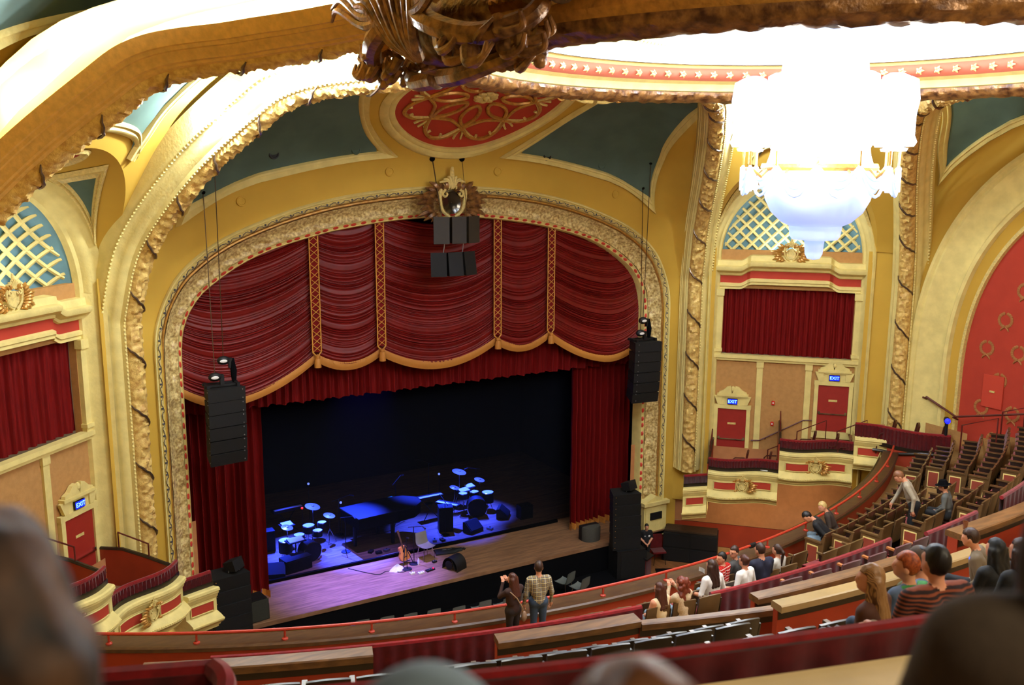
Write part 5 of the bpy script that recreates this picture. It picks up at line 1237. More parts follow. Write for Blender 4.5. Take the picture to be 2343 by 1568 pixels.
row('dark', 29.4, -12.4, -7.6, 'the row before the blonde girl', 'dark seats behind the ledge', end=False, fromw='from the left')
row('dark', 31.0, -11.9, -5.8, 'the blonde girl\'s row', 'dark seats behind the ledge', end=False, fromw='from the left')
row('dark', 32.3, -12.6, -8.0, 'the striped sweater man\'s row', 'dark seats behind the ledge', end=False, fromw='from the left')
row('std', 26.9, 3.0, 12.0, 'the row by the tall velvet partition', G_, end=False, fromw='from the left')
for i, (a, lab) in enumerate(((-2.4, 'red loge armchair half hidden at the left end of the velvet rail'), (-.9, 'red loge armchair, second from the left behind the velvet rail'), (.7, 'red loge armchair, third from the left behind the velvet rail'), (2.2, 'red loge armchair, fourth from the left behind the velvet rail'), (3.8, 'red loge armchair at the right corner of the velvet rail'), (5.0, 'plum-backed loge armchair next to the tall velvet partition'))):
    seat_at('armchair', 25.1, a, lab, 'red loge armchairs', .15)

# velvet rails and wooden ledges -----------------------------------------------------------
def vel(name, label, rho, a0, a1, zt, h, cat='velvet rail', r=.045, ends=True):
    T = thing(name, label, cat)
    n = int(abs(a1 - a0) * 14) + 8; aa = np.linspace(a0, a1, n)
    b = MB(); b.grid([[PO(rho + .05 + .03 * sin(radians(a) * rho * 26) * min(1, q * 2), a, zt - h * q) for q in (0, .3, 1)] for a in aa]); b.grid([[PO(rho - .03, a, z) for z in (zt, zt - h)] for a in aa]); b.build('velvet_drape', M_VELVD, T)
    b = MB(); b.tube([PO(rho, a, zt) for a in aa[::3]] + [PO(rho, a1, zt)], r, 7); b.build('padded_roll', M_VELV, T)
    return T
vel('velvet_rail', 'long red velvet rail left of the two long-haired girls', 24.2, -23.2, -7.2, 6.5, .9)
vel('velvet_rail', 'red velvet rail before the loge armchairs', 24.2, -3.95, 7.2, 6.46, .85)
vel('velvet_partition', 'tall crimson velvet partition left of the person in the grey jacket', 25.3, 5.6, 9.7, 7.1, 1.0)
vel('velvet_partition', 'crimson velvet partition at the right edge beyond the wood counter', 25.25, 12.6, 16.5, 7.08, 1.0)
vel('velvet_rail', 'near dark crimson velvet rail crossing the bottom of the view', 33.85, -19.6, -9.5, 11.52, .5, r=.03)
vel('velvet_rail', 'near red velvet rail at the lower left with a rounded corner', 33.0, -24, -19.75, 11.2, .45, r=.045)
b = MB(); b.tube(spline(np.array([PO(33.0, -19.8, 11.2), PO(33.08, -19.7, 11.19), PO(33.2, -19.68, 11.15), PO(33.6, -19.75, 11.05), PO(34.0, -19.9, 11.0)]), 5), .055, 8); b.build('padded_end', M_VELV, bpy.data.objects['velvet_rail.003'])
def ledge(name, label, rho, w, a0, a1, z, th=.1, m=None, panel=.75, pm=None, cat='ledge', dr=0.):
    T = thing(name, label, cat)
    n = 40
    b = MB(); G = [[PO(rho + dr * u + r, a0 + (a1 - a0) * u, zz) for r, zz in ((-w, z - th), (-w, z - .015), (-w + .02, z), (-.02, z), (0, z - .015), (0, z - th), (-w, z - th))] for u in np.linspace(0, 1, n)]; b.grid(G)
    for g in (G[0][:-1], G[-1][:-1]): b.add(g, [tuple(range(6))])
    b.build('ledge_top', m or M_LEDGE, T, ang=30)
    if panel:
        b = MB(); b.grid([[PO(rho + dr * u - .08, a0 + (a1 - a0) * u, zz) for zz in (z - th, z - th - panel)] for u in np.linspace(0, 1, n)])
        for u in (0, 1): b.add([PO(rho + dr * u - .08, a0 + (a1 - a0) * u, z - th), PO(rho + dr * u - w + .05, a0 + (a1 - a0) * u, z - th), PO(rho + dr * u - w + .05, a0 + (a1 - a0) * u, z - th - panel), PO(rho + dr * u - .08, a0 + (a1 - a0) * u, z - th - panel)], [(0, 1, 2, 3)])
        b.build('panel', pm or M_ORNG, T, smooth=False)
        b = MB(); b.grid([[PO(rho + dr * u - .06, a0 + (a1 - a0) * u, zz) for zz in (z - th, z - th - .12)] for u in np.linspace(0, 1, n)]); b.build('dark_moulding', M_DKWOOD, T)
    return T
ledge('ledge', 'long wooden ledge at the far left of the lower parapet', 26.4, .26, -24, -17.9, 7.56)
ledge('ledge', 'wooden ledge with pale top in the middle of the lower parapet', 26.4, .26, -14.4, -10.0, 7.54)
ledge('ledge', 'long low wooden ledge running right towards the white-topped ledge', 26.42, .14, -10.0, -4.9, 7.5, dr=.35)
ledge('ledge', 'wide walnut ledge before the red loge armchairs', 26.42, .22, -5.9, 1.9, 7.54, panel=.6)
ledge('ledge', 'ledge with a white lit top behind the long blonde hair', 27.3, .22, -6.6, 2.5, 7.88, m=mat('varnished_pale_ledge', (.62, .52, .36), .18, spec=.8, var=.15, vscale=2), panel=.7, pm=M_ORNG)
ledge('ledge', 'walnut counter with a cup at the right edge of the view', 27.0, .3, 1.7, 12, 8.05, panel=.7)
ledge('ledge', 'cream painted ledge closest to the camera along the bottom', 35.2, 1.24, -20, -8, 11.44, th=.08, m=mat('cream_ledge_paint', (.86, .76, .56), .6, var=.15, vscale=3), panel=0)
ledge('ledge', 'pale wooden seat end beside the near velvet rail at the bottom', 33.9, .3, -19.3, -18.7, 11.0, panel=0, m=M_CARPET)
T = thing('tumbler', 'brown glass tumbler standing on the walnut counter at the right', 'cup', tuple(PO(26.85, 2.3, 8.05)))
bld(lambda b: b.lathe([(.03, 0), (.04, .12), (.035, .12), (.028, .01), (0, .01)], 14), 'glass', mat('amber_glass', (.45, .25, .15), .15, spec=.7), T)
# aisle stair rails at the right wall
for k, (a, rho) in enumerate(((31.5, 23.6), (32.6, 24.6), (34.2, 25.2))):
    p = PO(rho, a, FL(rho)); q = PO(rho - .9, a + 1.0, FL(rho - .9))
    handrail('handrail', ['dark red stair rail nearest the long velvet parapet', 'dark red stair rail in the middle below the red wall', 'dark red stair rail at the right edge below the red wall'][k], [tuple(q), tuple(q + V3(0, 0, 1.25)), tuple(p + V3(0, 0, 1.3)), tuple(p)], [], .025)
wl = [(13.85, 18.7, 6.45), (13.85, 17.6, 6.05), (13.85, 14.5, 6.9)]
handrail('handrail', 'dark red wall rail sloping under the red papered wall', wl, [((13.7, y, z), (13.95, y, z - .1)) for x, y, z in wl], .035)
rd = thing('wall_door', 'plain red service door low in the red papered wall', 'door')
bld(lambda b: b.box((14.26, 16.75, 6.98), (.05, .65, 1.0)), 'leaf', mat('red_service_door', (.76, .26, .18), .5), rd, smooth=False)
bld(lambda b: b.box((14.22, 16.75, 6.98), (.03, .16, .05)), 'plate', M_CREAMB, rd, smooth=False)

# ================================================================ CHANDELIER
CH = thing('chandelier', 'blazing white crystal chandelier hanging from the dome centre', 'chandelier', (0, CY, 0))
GLOW = mat('crystal_glow', (.8, .88, 1), .4, emit=(.58, .70, 1.0), estr=1.08)  # glowing parts built oversized, the chandelier's bloom is put into their shape
GLOWB = mat('bulb_glow', (.8, .88, 1), .4, emit=(.62, .74, 1.02), estr=1.3)
bld(lambda b: b.lathe([(.88, 13.55), (.87, 13.3), (.82, 13.08), (.72, 12.88), (.55, 12.72), (.42, 12.66), (.4, 12.5), (.36, 12.44), (.16, 12.42), (.14, 12.2), (.1, 12.12), (0, 12.1)], 40), 'crystal_bowl', GLOW, CH)
bld(lambda b: b.lathe([(.9, 13.55), (.92, 13.6), (.9, 13.66), (.84, 13.66), (.84, 13.55)], 40), 'gilt_hoop', M_GOLD, CH)
bld(lambda b: b.lathe([(.84, 13.62), (.78, 13.8), (.74, 14.1), (.72, 14.6), (.66, 15.2), (.6, 16.2), (.5, 17.4)], 32), 'crystal_glow_stem', GLOW, CH)
for k in range(12):
    a = k * pi / 6 + .2; c, s = cos(a), sin(a); R = 1.2
    bld(lambda b: b.tube([(.86 * c, .86 * s, 13.6), (1.0 * c, 1.0 * s, 13.45), (R * c, R * s, 13.6), (R * c, R * s, 13.85)], .025, 6), 'arm', M_GOLD, CH)
    bld(lambda b: (b.lathe([(.0, 13.85), (.1, 13.86), (.12, 13.9), (.05, 13.92), (.05, 14.0), (.0, 14.0)], 10, (R * c, R * s, 0)), b.lathe([(.03, 13.95), (.2, 13.93), (.24, 14.0), (.2, 14.1), (.2, 14.4), (.24, 14.65), (.2, 14.95), (.1, 15.0)], 12, (R * c, R * s, 0))), 'lamp_cluster', GLOWB, CH)
    def drops(b):
        a2 = a + pi / 6
        for q in range(3):
            b.tube([((R) * cos(a + (a2 - a) * u), R * sin(a + (a2 - a) * u), 13.62 - (.22 + .12 * q) * sin(pi * u)) for u in np.linspace(0, 1, 9)], .025, 5)
        b.tube([(R * c, R * s, 13.6), (R * c, R * s, 13.22)], .05, 6)
    bld(drops, 'crystal_swag', GLOW, CH)
# ================================================================ PEOPLE
def surfnet(F, o, h):
    s = F < 0; nx, ny, nz = F.shape
    cs = [(i, j, k) for i in (0, 1) for j in (0, 1) for k in (0, 1)]
    sub = lambda A, c: A[c[0]:nx - 1 + c[0], c[1]:ny - 1 + c[1], c[2]:nz - 1 + c[2]]
    acc = np.zeros((nx - 1, ny - 1, nz - 1, 3)); cnt = np.zeros((nx - 1, ny - 1, nz - 1))
    for a in cs:
        for ax in range(3):
            if a[ax] == 0:
                b = list(a); b[ax] = 1; b = tuple(b)
                fa, fb = sub(F, a), sub(F, b); m = (fa < 0) != (fb < 0)
                t = np.where(m, fa / np.where(np.abs(fa - fb) < 1e-12, 1, fa - fb), 0)
                for q in range(3): acc[..., q] += np.where(m, a[q] + (t if q == ax else 0), 0)
                cnt += m
    mask = cnt > 0; idx = -np.ones(mask.shape, int); idx[mask] = np.arange(mask.sum())
    cell = np.argwhere(mask); V = (cell + acc[mask] / cnt[mask][:, None]) * h + o
    Q = []
    for ax in range(3):
        u, v = [(1, 2), (2, 0), (0, 1)][ax]
        d = np.diff(s.astype(np.int8), axis=ax)
        e = np.argwhere(d != 0)
        e = e[(e[:, u] > 0) & (e[:, v] > 0) & (e[:, u] < s.shape[u] - 1) & (e[:, v] < s.shape[v] - 1)]
        sg = d[tuple(e.T)]
        def at(du, dv): c = e.copy(); c[:, u] += du; c[:, v] += dv; return idx[tuple(c.T)]
        q = np.stack([at(-1, -1), at(0, -1), at(0, 0), at(-1, 0)], 1)
        q[sg < 0] = q[sg < 0][:, ::-1]
        Q.append(q)
    Q = np.vstack(Q); Q = Q[(Q >= 0).all(1)]
    return V, Q
def sdf_mesh(segs, h, k=.025, cut=None, rough=0., rs=20):
    """segs: (p0,r0,p1,r1,mat) tapered capsules or ('e',centre,radii,mat[,3x3]) ellipsoids"""
    lo = np.full(3, 9.); hi = np.full(3, -9.)
    for s in segs:
        if s[0] is 'e' or (isinstance(s[0], str)):
            c, r = np.array(s[1]), max(s[2]); lo = np.minimum(lo, c - r); hi = np.maximum(hi, c + r)
        else:
            for p, r in ((s[0], s[1]), (s[2], s[3])): lo = np.minimum(lo, np.array(p) - r); hi = np.maximum(hi, np.array(p) + r)
    lo -= 3 * h; hi += 3 * h
    ax = [np.arange(lo[i], hi[i] + h, h) for i in range(3)]
    X = np.stack(np.meshgrid(*ax, indexing='ij'), -1)
    F = np.full(X.shape[:3], 9.); B = np.full(X.shape[:3], 9.); Mi = np.zeros(X.shape[:3], int)
    for s in segs:
        if isinstance(s[0], str):
            c, r, m = np.array(s[1]), np.array(s[2], float), s[3]; d = X - c
            if len(s) > 4: d = d @ np.array(s[4])
            q = np.linalg.norm(d / r, axis=-1); g = np.linalg.norm(d / r ** 2, axis=-1)
            f = np.where(g > 1e-9, q * (q - 1) / np.maximum(g, 1e-9), -min(r))
        else:
            a, ra, b, rb, m = s; a, b = np.array(a, float), np.array(b, float); ab = b - a; L = max(ab @ ab, 1e-9)
            t = np.clip(((X - a) @ ab) / L, 0, 1); f = np.linalg.norm(X - a - t[..., None] * ab, axis=-1) - (ra + (rb - ra) * t)
        hh = np.clip(.5 + .5 * (F - f) / k, 0, 1); F = F * (1 - hh) + f * hh - k * hh * (1 - hh)
        up = f < B; B = np.where(up, f, B); Mi = np.where(up, m, Mi)
    if cut is not None: F = np.maximum(F, cut(X))
    if rough: F = F + rough * np.sin(X[..., 0] * rs * 5 + 2 * np.sin(X[..., 2] * rs)) * np.sin(X[..., 2] * rs * 1.3 + 1.7 * np.sin(X[..., 1] * rs)) * np.sin(X[..., 1] * rs * 4.1)
    V, Q = surfnet(F, lo, h)
    c = np.clip(np.round((V[Q].mean(1) - lo) / h).astype(int), 0, np.array(F.shape) - 1)
    return V, Q, Mi[tuple(c.T)]
def mesh_np(name, V, Q, Mi, mats, parent, extra=None):
    V = [tuple(v) for v in V]; Q = [tuple(int(i) for i in q) for q in Q]; Mi = list(map(int, Mi))
    if extra:
        o = len(V); V += extra.v; Q += [tuple(i + o for i in f) for f in extra.f]; Mi += extra.m
    me = bpy.data.meshes.new(name); me.from_pydata(V, [], Q)
    for m in mats: me.materials.append(m)
    me.polygons.foreach_set('material_index', Mi); me.polygons.foreach_set('use_smooth', [True] * len(Q)); me.update()
    o = bpy.data.objects.new(name, me); COL.objects.link(o); o.parent = parent
    return o
def hand(mb, w, d, nrm_, side, curl=.7, r=.0085, mi=2):
    """five bent fingers from the palm beyond wrist w; d finger direction, nrm_ palm normal"""
    d = nrm(d); nn = nrm(np.array(nrm_) - d * (np.array(nrm_) @ d)); s = np.cross(d, nn) * side
    pc = w + d * .08; mb.cur = mi
    for i, (off, L) in enumerate(((.030, .072), (.010, .08), (-.010, .075), (-.029, .06))):
        p = pc + s * off; P = [p - d * .02]
        dirs = [curl * .4, curl * 1.0, curl * 1.5]; q = p
        for f, a in zip((.42, .32, .26), dirs): q = q + (d * cos(a) + nn * sin(a)) * L * f; P.append(q)
        mb.tube(P, [r * 1.1, r * 1.05, r * .95, r * .7], 6)
    p = w + d * .03 + s * .032; mb.tube([p, p + (d * .6 + s * .7) * .03 + nn * .01, p + (d * .9 + s * .35) * .055 + nn * .02, p + d * .075 + s * .025 + nn * .03], [r * 1.2, r * 1.15, r, r * .75], 6)
NPEOPLE = 0
def person(label, loc, rz, pose='sit', sc=1., shirt=None, pants=None, hair='short', hairm=None, sleeve='long', lean=0., twist=0., head=(0, 0), arms='lap', h=.017, wide=1., skin=None, extra=None, legs=True, shoes=None):
    """facing +y in local axes; hips above the origin"""
    T = thing('person', label, 'person', loc, rz, None); T.scale = (sc, sc, sc)
    sit = pose == 'sit'; lean_m = pose == 'lean'
    hz = .53 if sit else .93
    R = Matrix.Rotation(-lean, 3, 'X') @ Matrix.Rotation(twist, 3, 'Z'); hip = V3(0, 0, hz)
    up = lambda x, y, z: hip + np.array(R @ Vector((x, y, z)))       # upper body, relative to hip centre
    S = []
    sw = .185 * wide
    S += [(up(-.07 * wide, 0, .02), .125, up(.07 * wide, 0, .02), .125, 1), (up(0, -.01, .08), .13 * wide, up(0, -.01, .22), .125 * wide, 0)]
    S += [(up(-.06 * wide, -.01, .24), .115 * wide, up(-.09 * wide, -.02, .42), .105 * wide, 0), (up(.06 * wide, -.01, .24), .115 * wide, up(.09 * wide, -.02, .42), .105 * wide, 0)]
    S += [(up(-sw + .03, -.02, .49), .07, up(sw - .03, -.02, .49), .07, 0)]
    nk, hd = up(0, -.015, .54), None
    Hr = R @ Matrix.Rotation(head[0], 3, 'Z') @ Matrix.Rotation(head[1], 3, 'X')
    hc = up(0, .0, .585) + np.array(Hr @ Vector((0, .025, .125)))
    hp = lambda x, y, z: hc + np.array(Hr @ Vector((x, y, z)))
    HM = np.array(Hr)
    S += [(nk, .055, up(0, .0, .63), .05, 2), ('e', hc, (.075, .095, .115), 2, HM), ('e', hp(0, .03, -.06), (.055, .065, .06), 2, HM)]
    S += [('e', hp(0, .098, -.02), (.014, .022, .026), 2, HM), ('e', hp(.076, -.005, -.015), (.012, .022, .033), 2, HM), ('e', hp(-.076, -.005, -.015), (.012, .022, .033), 2, HM), ('e', hp(0, .075, -.075), (.026, .02, .012), 2, HM), ('e', hp(0, .075, .02), (.05, .02, .012), 2, HM)]
    fm = 0 if sleeve == 'long' else 2; um = 0
    hands = MB(); hands.cur = 2
    A = {'lap': [((.245, .03, .24), (.10, .26, .10), (-.6, .7, -.3), (0, .3, -1))] * 2, 'camera': [((.25, .14, .34), (.07, .26, .56), (-.3, .5, .8), (0, 1, -.2))] * 2,
         'side': [((.26, -.02, .2), (.27, .06, -.03), (0, .15, -1), (-1, 0, 0))] * 2, 'clasp': [((.25, -.03, .22), (.06, .2, .06), (-.7, .5, -.5), (0, .6, -.6))] * 2, 'fwd': [((.25, .2, .3), (.2, .45, .3), (-.2, 1, -.1), (0, 0, -1))] * 2,
         'armrest': [((.29, -.03, .22), (.3, .24, .16), (0, 1, -.15), (0, 0, -1))] * 2, 'reach': [((.27, .2, .28), (.22, .42, .12), (0, .7, -.6), (0, -.3, -1)), ((.27, -.05, .22), (.28, .08, -.02), (0, .1, -1), (-1, 0, 0))]}[arms]
    for g, (el, wr, fd, pn) in zip((1, -1), A):
        sh = up(g * sw, -.02, .48); e = up(g * el[0] * (1 if wide < 1.1 else wide * .95), el[1], el[2]); w = up(g * wr[0], wr[1], wr[2])
        S += [(sh, .068, e, .047, um if sleeve != 'none' else 2), (e, .045, w, .032, fm)]
        d = np.array(R @ Vector((g * fd[0], fd[1], fd[2]))); n2 = np.array(R @ Vector((g * pn[0], pn[1], pn[2])))
        d = nrm(d); S += [(w, .03, w + d * .055, .034, 2)]
        hand(hands, w, d, n2, g)
    if legs:
        for g in (1, -1):
            if sit: hp_, kn, an, to = V3(g * .09, .02, hz), V3(g * .12, .43, hz + .02), V3(g * .12, .45, .1), V3(g * .13, .6, .045)
            elif lean_m: hp_, kn, an, to = V3(g * .09, 0, hz), V3(g * .1, .05, .5), V3(g * .1, -.03, .09), V3(g * .12, .13, .045)
            else: hp_, kn, an, to = V3(g * .085, 0, hz), V3(g * .09, .015, .5), V3(g * .1, -.02, .09), V3(g * .12, .14, .045)
            S += [(hp_, .098, kn, .06, 1), (kn, .06, an, .042, 1), (an, .045, to, .038, 3)]
    V, Q, Mi = sdf_mesh(S, h)
    ms = [shirt, pants or mat('denim', (.22, .28, .36), .85, var=.2, vscale=30), skin or M_SKIN, shoes or M_BLK]
    mesh_np('body', V, Q, Mi, ms, T, hands)
    hm = hairm or M_HAIRBR
    if hair != 'none':
        HS = [('e', hp(0, -.012, .022), (.086, .106, .118), 0, HM)]
        inv = HM
        def cutf(X, yb=.035, zb=-.02, zl=-.1):
            q = (X - hc) @ inv          # head coordinates
            face = np.minimum(q[..., 1] - (.02 + .25 * np.clip(q[..., 2] - .02, 0, 1)), .06 - q[..., 2])
            return np.maximum(face, zl - q[..., 2]) if hair in ('short', 'bun') else face
        kk = .02; rough = .004; rs = 22
        if hair == 'long':
            for dx in (-.06, 0, .06): HS.append((hp(dx, -.05, .0), .055, up(dx * 1.2, -.1, .36), .045, 0))
            for g in (-1, 1): HS.append((hp(g * .07, -.0, .0), .03, up(g * .1, -.02, .42), .03, 0))
            rough, rs = .006, 18
        if hair == 'curly':
            rnd = random.Random(3)
            for i in range(46):
                u = rnd.random(); HS.append(('e', hp(rnd.uniform(-.11, .11) * (1 + u * .6), -.06 - .04 * rnd.random(), .08 - .42 * u), (.045, .045, .045), 0))
            rough, rs = .008, 30
        if hair == 'bun': HS.append(('e', hp(0, -.1, .06), (.042, .042, .042), 0))
        if hair == 'tail': HS += [(hp(0, -.09, .04), .04, hp(0, -.15, -.02), .035, 0), (hp(0, -.15, -.02), .035, up(0, -.1, .4), .02, 0)]
        if hair == 'crop': pass
        hh = min(h, .013) * (1 if hair not in ('curly', 'long') else 1.1)
        V, Q, Mi = sdf_mesh(HS, hh, kk, cutf, rough, rs)
        mesh_np('hair', V, Q, Mi, [hm], T)
    b = MB()
    for g in (-1, 1): b.ball(hp(g * .03, .082, .0), (.011, .008, .008), 5, 7)
    b.build('eyes', mat('eye_dark', (.08, .06, .05), .2), T)
    if extra: extra(T, up, hp, HM)
    return T
def facing(rho, a): return radians(a)
def PP(label, rho, a, **k):
    z = k.pop('z', None); rz = k.pop('rz', 0.)
    p = PO(rho, a, FL(rho) if z is None else z)
    return person(label, tuple(p), radians(a) + rz, **k)
W_T = mat('white_tshirt', (.92, .90, .88), .85, var=.06, vscale=9); CREAMT = mat('cream_top', (.85, .76, .60), .85, var=.1)
NAVY = mat('navy_shirt', (.10, .10, .17), .85); BLACKJ = mat('black_jacket', (.05, .05, .06), .75, var=.2); GREYSW = mat('grey_sweater', (.62, .57, .48), .9, var=.12, vscale=40, bump=.3, bscale=60)
BROWNC = mat('brown_coat', (.20, .10, .07), .85, var=.2); DENIM = mat('denim', (.22, .28, .36), .85, var=.2, vscale=30); PALEJ = mat('pale_denim', (.46, .53, .58), .85, var=.2, vscale=20); DARKP = mat('dark_trousers', (.07, .07, .08), .85)
PLAID1 = plaid('tan_blue_check', (.55, .47, .32), [(0, 75, .2, (.22, .26, .42)), (2, 75, .2, (.25, .24, .34)), (0, 75, .85, (.85, .78, .55)), (2, 75, .85, (.85, .78, .55))])
PLAID2 = plaid('red_white_check', (.75, .14, .10), [(0, 110, .3, (.30, .05, .06)), (2, 110, .6, (.90, .80, .74))])
STRIPE = mat('striped_knit', (.20, .08, .05), .9)
def _stripe():
    m = STRIPE; nt = m.node_tree; N = nt.nodes; L = nt.links; p = [n for n in N if n.type == 'BSDF_PRINCIPLED'][0]
    tc = N.new('ShaderNodeTexCoord'); sp = N.new('ShaderNodeSeparateXYZ'); L.new(tc.outputs['Object'], sp.inputs[0])
    nz = N.new('ShaderNodeTexNoise'); nz.inputs['Scale'].default_value = 9; L.new(tc.outputs['Object'], nz.inputs['Vector'])
    ad = N.new('ShaderNodeMath'); ad.operation = 'MULTIPLY_ADD'; ad.inputs[1].default_value = .02; L.new(nz.outputs['Fac'], ad.inputs[0]); L.new(sp.outputs[2], ad.inputs[2])
    mu = N.new('ShaderNodeMath'); mu.operation = 'MULTIPLY'; mu.inputs[1].default_value = 230; L.new(ad.outputs[0], mu.inputs[0])
    si = N.new('ShaderNodeMath'); si.operation = 'SINE'; L.new(mu.outputs[0], si.inputs[0])
    r = N.new('ShaderNodeValToRGB'); r.color_ramp.elements[0].position = .35; r.color_ramp.elements[1].position = .8
    mr = N.new('ShaderNodeMath'); mr.operation = 'MULTIPLY_ADD'; mr.inputs[1].default_value = .5; mr.inputs[2].default_value = .5; L.new(si.outputs[0], mr.inputs[0]); L.new(mr.outputs[0], r.inputs[0])
    r.color_ramp.elements[0].color = srgb((.13, .05, .04)) + (1,); r.color_ramp.elements[1].color = srgb((.48, .23, .13)) + (1,)
    L.new(r.outputs[0], p.inputs['Base Color'])
_stripe()
def bag_strap(T, up, hp, HM):
    b = MB(); b.tube([up(-.16, -.1, .5), up(-.02, -.155, .34), up(.14, -.15, .08), up(.2, -.08, -.06)], .012, 5); b.build('bag_strap', mat('tan_strap', (.62, .50, .38), .6), T)
    b = MB(); b.ball(up(.22, -.1, -.16), (.07, .05, .12), 8, 10); b.build('shoulder_bag', mat('tan_bag', (.55, .43, .33), .7), T)
def camera_prop(T, up, hp, HM):
    pass
PP('man standing at the rail in a tan and blue checked shirt and jeans', 21.62, -9.0, pose='stand', sc=.97, shirt=PLAID1, pants=DENIM, hairm=M_HAIRBR, hair='crop' if False else 'short', arms='side', rz=-.15, head=(-.2, 0), h=.015)
PP('woman with long brown hair in a dark coat raising her hands at the rail', 21.68, -10.4, pose='stand', sc=.88, shirt=BROWNC, pants=mat('dark_coat_hem', (.12, .07, .06), .85), hair='long', hairm=mat('chestnut_hair', (.33, .15, .08), .5, col2=(.17, .07, .04), kind='wave', vscale=14, aniso=(3, 3, .3)), arms='camera', rz=.35, head=(.3, 0), extra=bag_strap, h=.015)
PP('girl with long straight brown hair in a cream top', 24.25, -6.45, sc=.86, shirt=CREAMT, pants=PALEJ, hair='long', hairm=mat('chestnut_hair'), sleeve='none', rz=.25, h=.015)
PP('girl with thick curly auburn hair holding a camera', 24.25, -5.45, sc=.88, shirt=mat('lace_top', (.82, .72, .58), .85, var=.25, vscale=50), pants=PALEJ, hair='curly', hairm=M_HAIRRED, arms='camera', rz=.2, h=.015)
PP('girl in a white t-shirt with straight hair and a thin shoulder strap', 23.6, -2.75, sc=.95, shirt=W_T, pants=PALEJ, hair='long', hairm=M_HAIRBR, sleeve='short', rz=.1, arms='armrest', h=.015)
PP('girl in a white t-shirt with her hair in a bun', 23.7, -1.15, sc=.92, shirt=W_T, pants=PALEJ, hair='bun', hairm=mat('chestnut_hair'), sleeve='short', rz=.2, arms='armrest', h=.015)
PP('dark-haired girl in a red checked shirt turned to the left', 22.7, -.2, sc=.93, shirt=PLAID2, pants=DENIM, hair='short', hairm=M_HAIRDK, head=(1.1, 0), rz=.3, h=.015)
def glasses(T, up, hp, HM):
    b = MB()
    for g in (-1, 1): b.tube([hp(g * .033 + .022 * cos(t), .1, .0 + .018 * sin(t)) for t in np.linspace(0, 2 * pi, 10)], .003, 4); b.tube([hp(g * .055, .1, .0), hp(g * .08, .0, .0)], .003, 4)
    b.build('glasses', M_BLK, T)
PP('bearded man in glasses seen in profile behind the red checked shirt', 22.55, .95, sc=.96, shirt=mat('grey_shirt', (.25, .24, .23), .85), pants=DENIM, hairm=M_HAIRBR, head=(1.3, 0), rz=.4, extra=glasses, h=.015)
PP('short-haired man in a navy shirt seated before the red rail', 23.5, .3, sc=1.0, shirt=NAVY, pants=DENIM, hairm=M_HAIRBR, rz=-.1, head=(.2, -.15), wide=1.08, sleeve='short', h=.015)
PP('girl with brown hair in a pale grey top at the right of the seated group', 23.35, 1.75, sc=.9, shirt=mat('pale_grey_top', (.70, .68, .64), .85), pants=DENIM, hair='tail', hairm=M_HAIRBR, rz=.2, sleeve='short', h=.015)
PP('man in a black jacket and jeans leaning forward in the front row', 21.85, 11.5, sc=1.0, shirt=BLACKJ, pants=PALEJ, hairm=M_HAIRDK, lean=.75, rz=.55, head=(.3, -.2), arms='clasp', wide=1.1, h=.015)
PP('fair-haired person behind the man in the black jacket', 21.55, 13.6, sc=.96, shirt=mat('brown_jacket', (.20, .15, .11), .85), pants=DARKP, hair='short', hairm=mat('fair_hair', (.78, .66, .40), .5, var=.2), lean=.45, rz=.5, head=(.5, 0), h=.015)
PP('man in a grey sweater bending over the seats', 23.35, 13.6, pose='lean', sc=1.02, shirt=GREYSW, pants=DARKP, hairm=mat('sandy_hair', (.48, .30, .18), .5, var=.2), lean=.45, rz=.5, head=(.1, -.3), arms='reach', h=.015)
PP('person in a dark hat and grey top sitting behind the bending man', 23.85, 15.1, sc=.92, shirt=mat('slate_top', (.33, .33, .31), .85), pants=DARKP, hair='short', hairm=M_HAIRDK, lean=.2, rz=.2, h=.015, extra=lambda T, up, hp, HM: bld(lambda b: b.grid([[hp(r * cos(t), -.01 + r * 1.1 * sin(t), z) for t in np.linspace(0, 2 * pi, 18, endpoint=False)] for r, z in ((.001, .16), (.07, .155), (.1, .1), (.105, .05), (.17, .04))], wrapv=True), 'hat', M_BLACK, T))
def handlamp(T, up, hp, HM):
    b = MB(); b.ball(up(.12, .0, .44), .04, 8, 10); b.build('blue_badge', mat('blue_glow', (.2, .4, 1), .4, emit=(.1, .25, 1.0), estr=5), T)
PP('person in a grey-brown jacket with a small blue light at the right edge', 28.6, -2.2, sc=1.0, shirt=mat('taupe_jacket', (.42, .36, .28), .85, var=.15), pants=DARKP, hairm=M_HAIRBR, rz=.5, lean=.25, arms='clasp', h=.014, extra=lambda T, up, hp, HM: (b_ := MB(), b_.ball(up(-.19, .02, .5), .03, 8, 10), b_.build('blue_light', mat('blue_glow', (.2, .4, 1), .4, emit=(.1, .25, 1.0), estr=5), T)))
PP('person in a black hooded jacket with dark hair before the grey-brown jacket', 30.1, -5.9, sc=.95, shirt=BLACKJ, pants=DARKP, hair='long', hairm=mat('black_hair', (.05, .05, .05), .6), h=.014, wide=1.1)
PP('woman with long dark brown hair at the lower right', 31.2, -7.9, sc=.93, shirt=mat('charcoal_top', (.10, .10, .11), .85), pants=DARKP, hair='long', hairm=mat('dark_chestnut_hair', (.24, .11, .06), .5, col2=(.10, .04, .03), kind='wave', vscale=14, aniso=(3, 3, .3)), h=.013)
PP('person with reddish brown hair cut by the right edge', 30.9, -6.55, sc=.9, shirt=mat('charcoal_top'), pants=DARKP, hair='short', hairm=mat('chestnut_hair'), h=.015)
def hood(T, up, hp, HM):
    b = MB(); b.tube([up(-.13, .02, .5), up(-.1, -.08, .53), up(0, -.13, .52), up(.1, -.08, .53), up(.13, .02, .5)], [.04, .055, .065, .055, .04], 10); b.build('hood', mat('green_hood', (.20, .48, .22), .85), T)
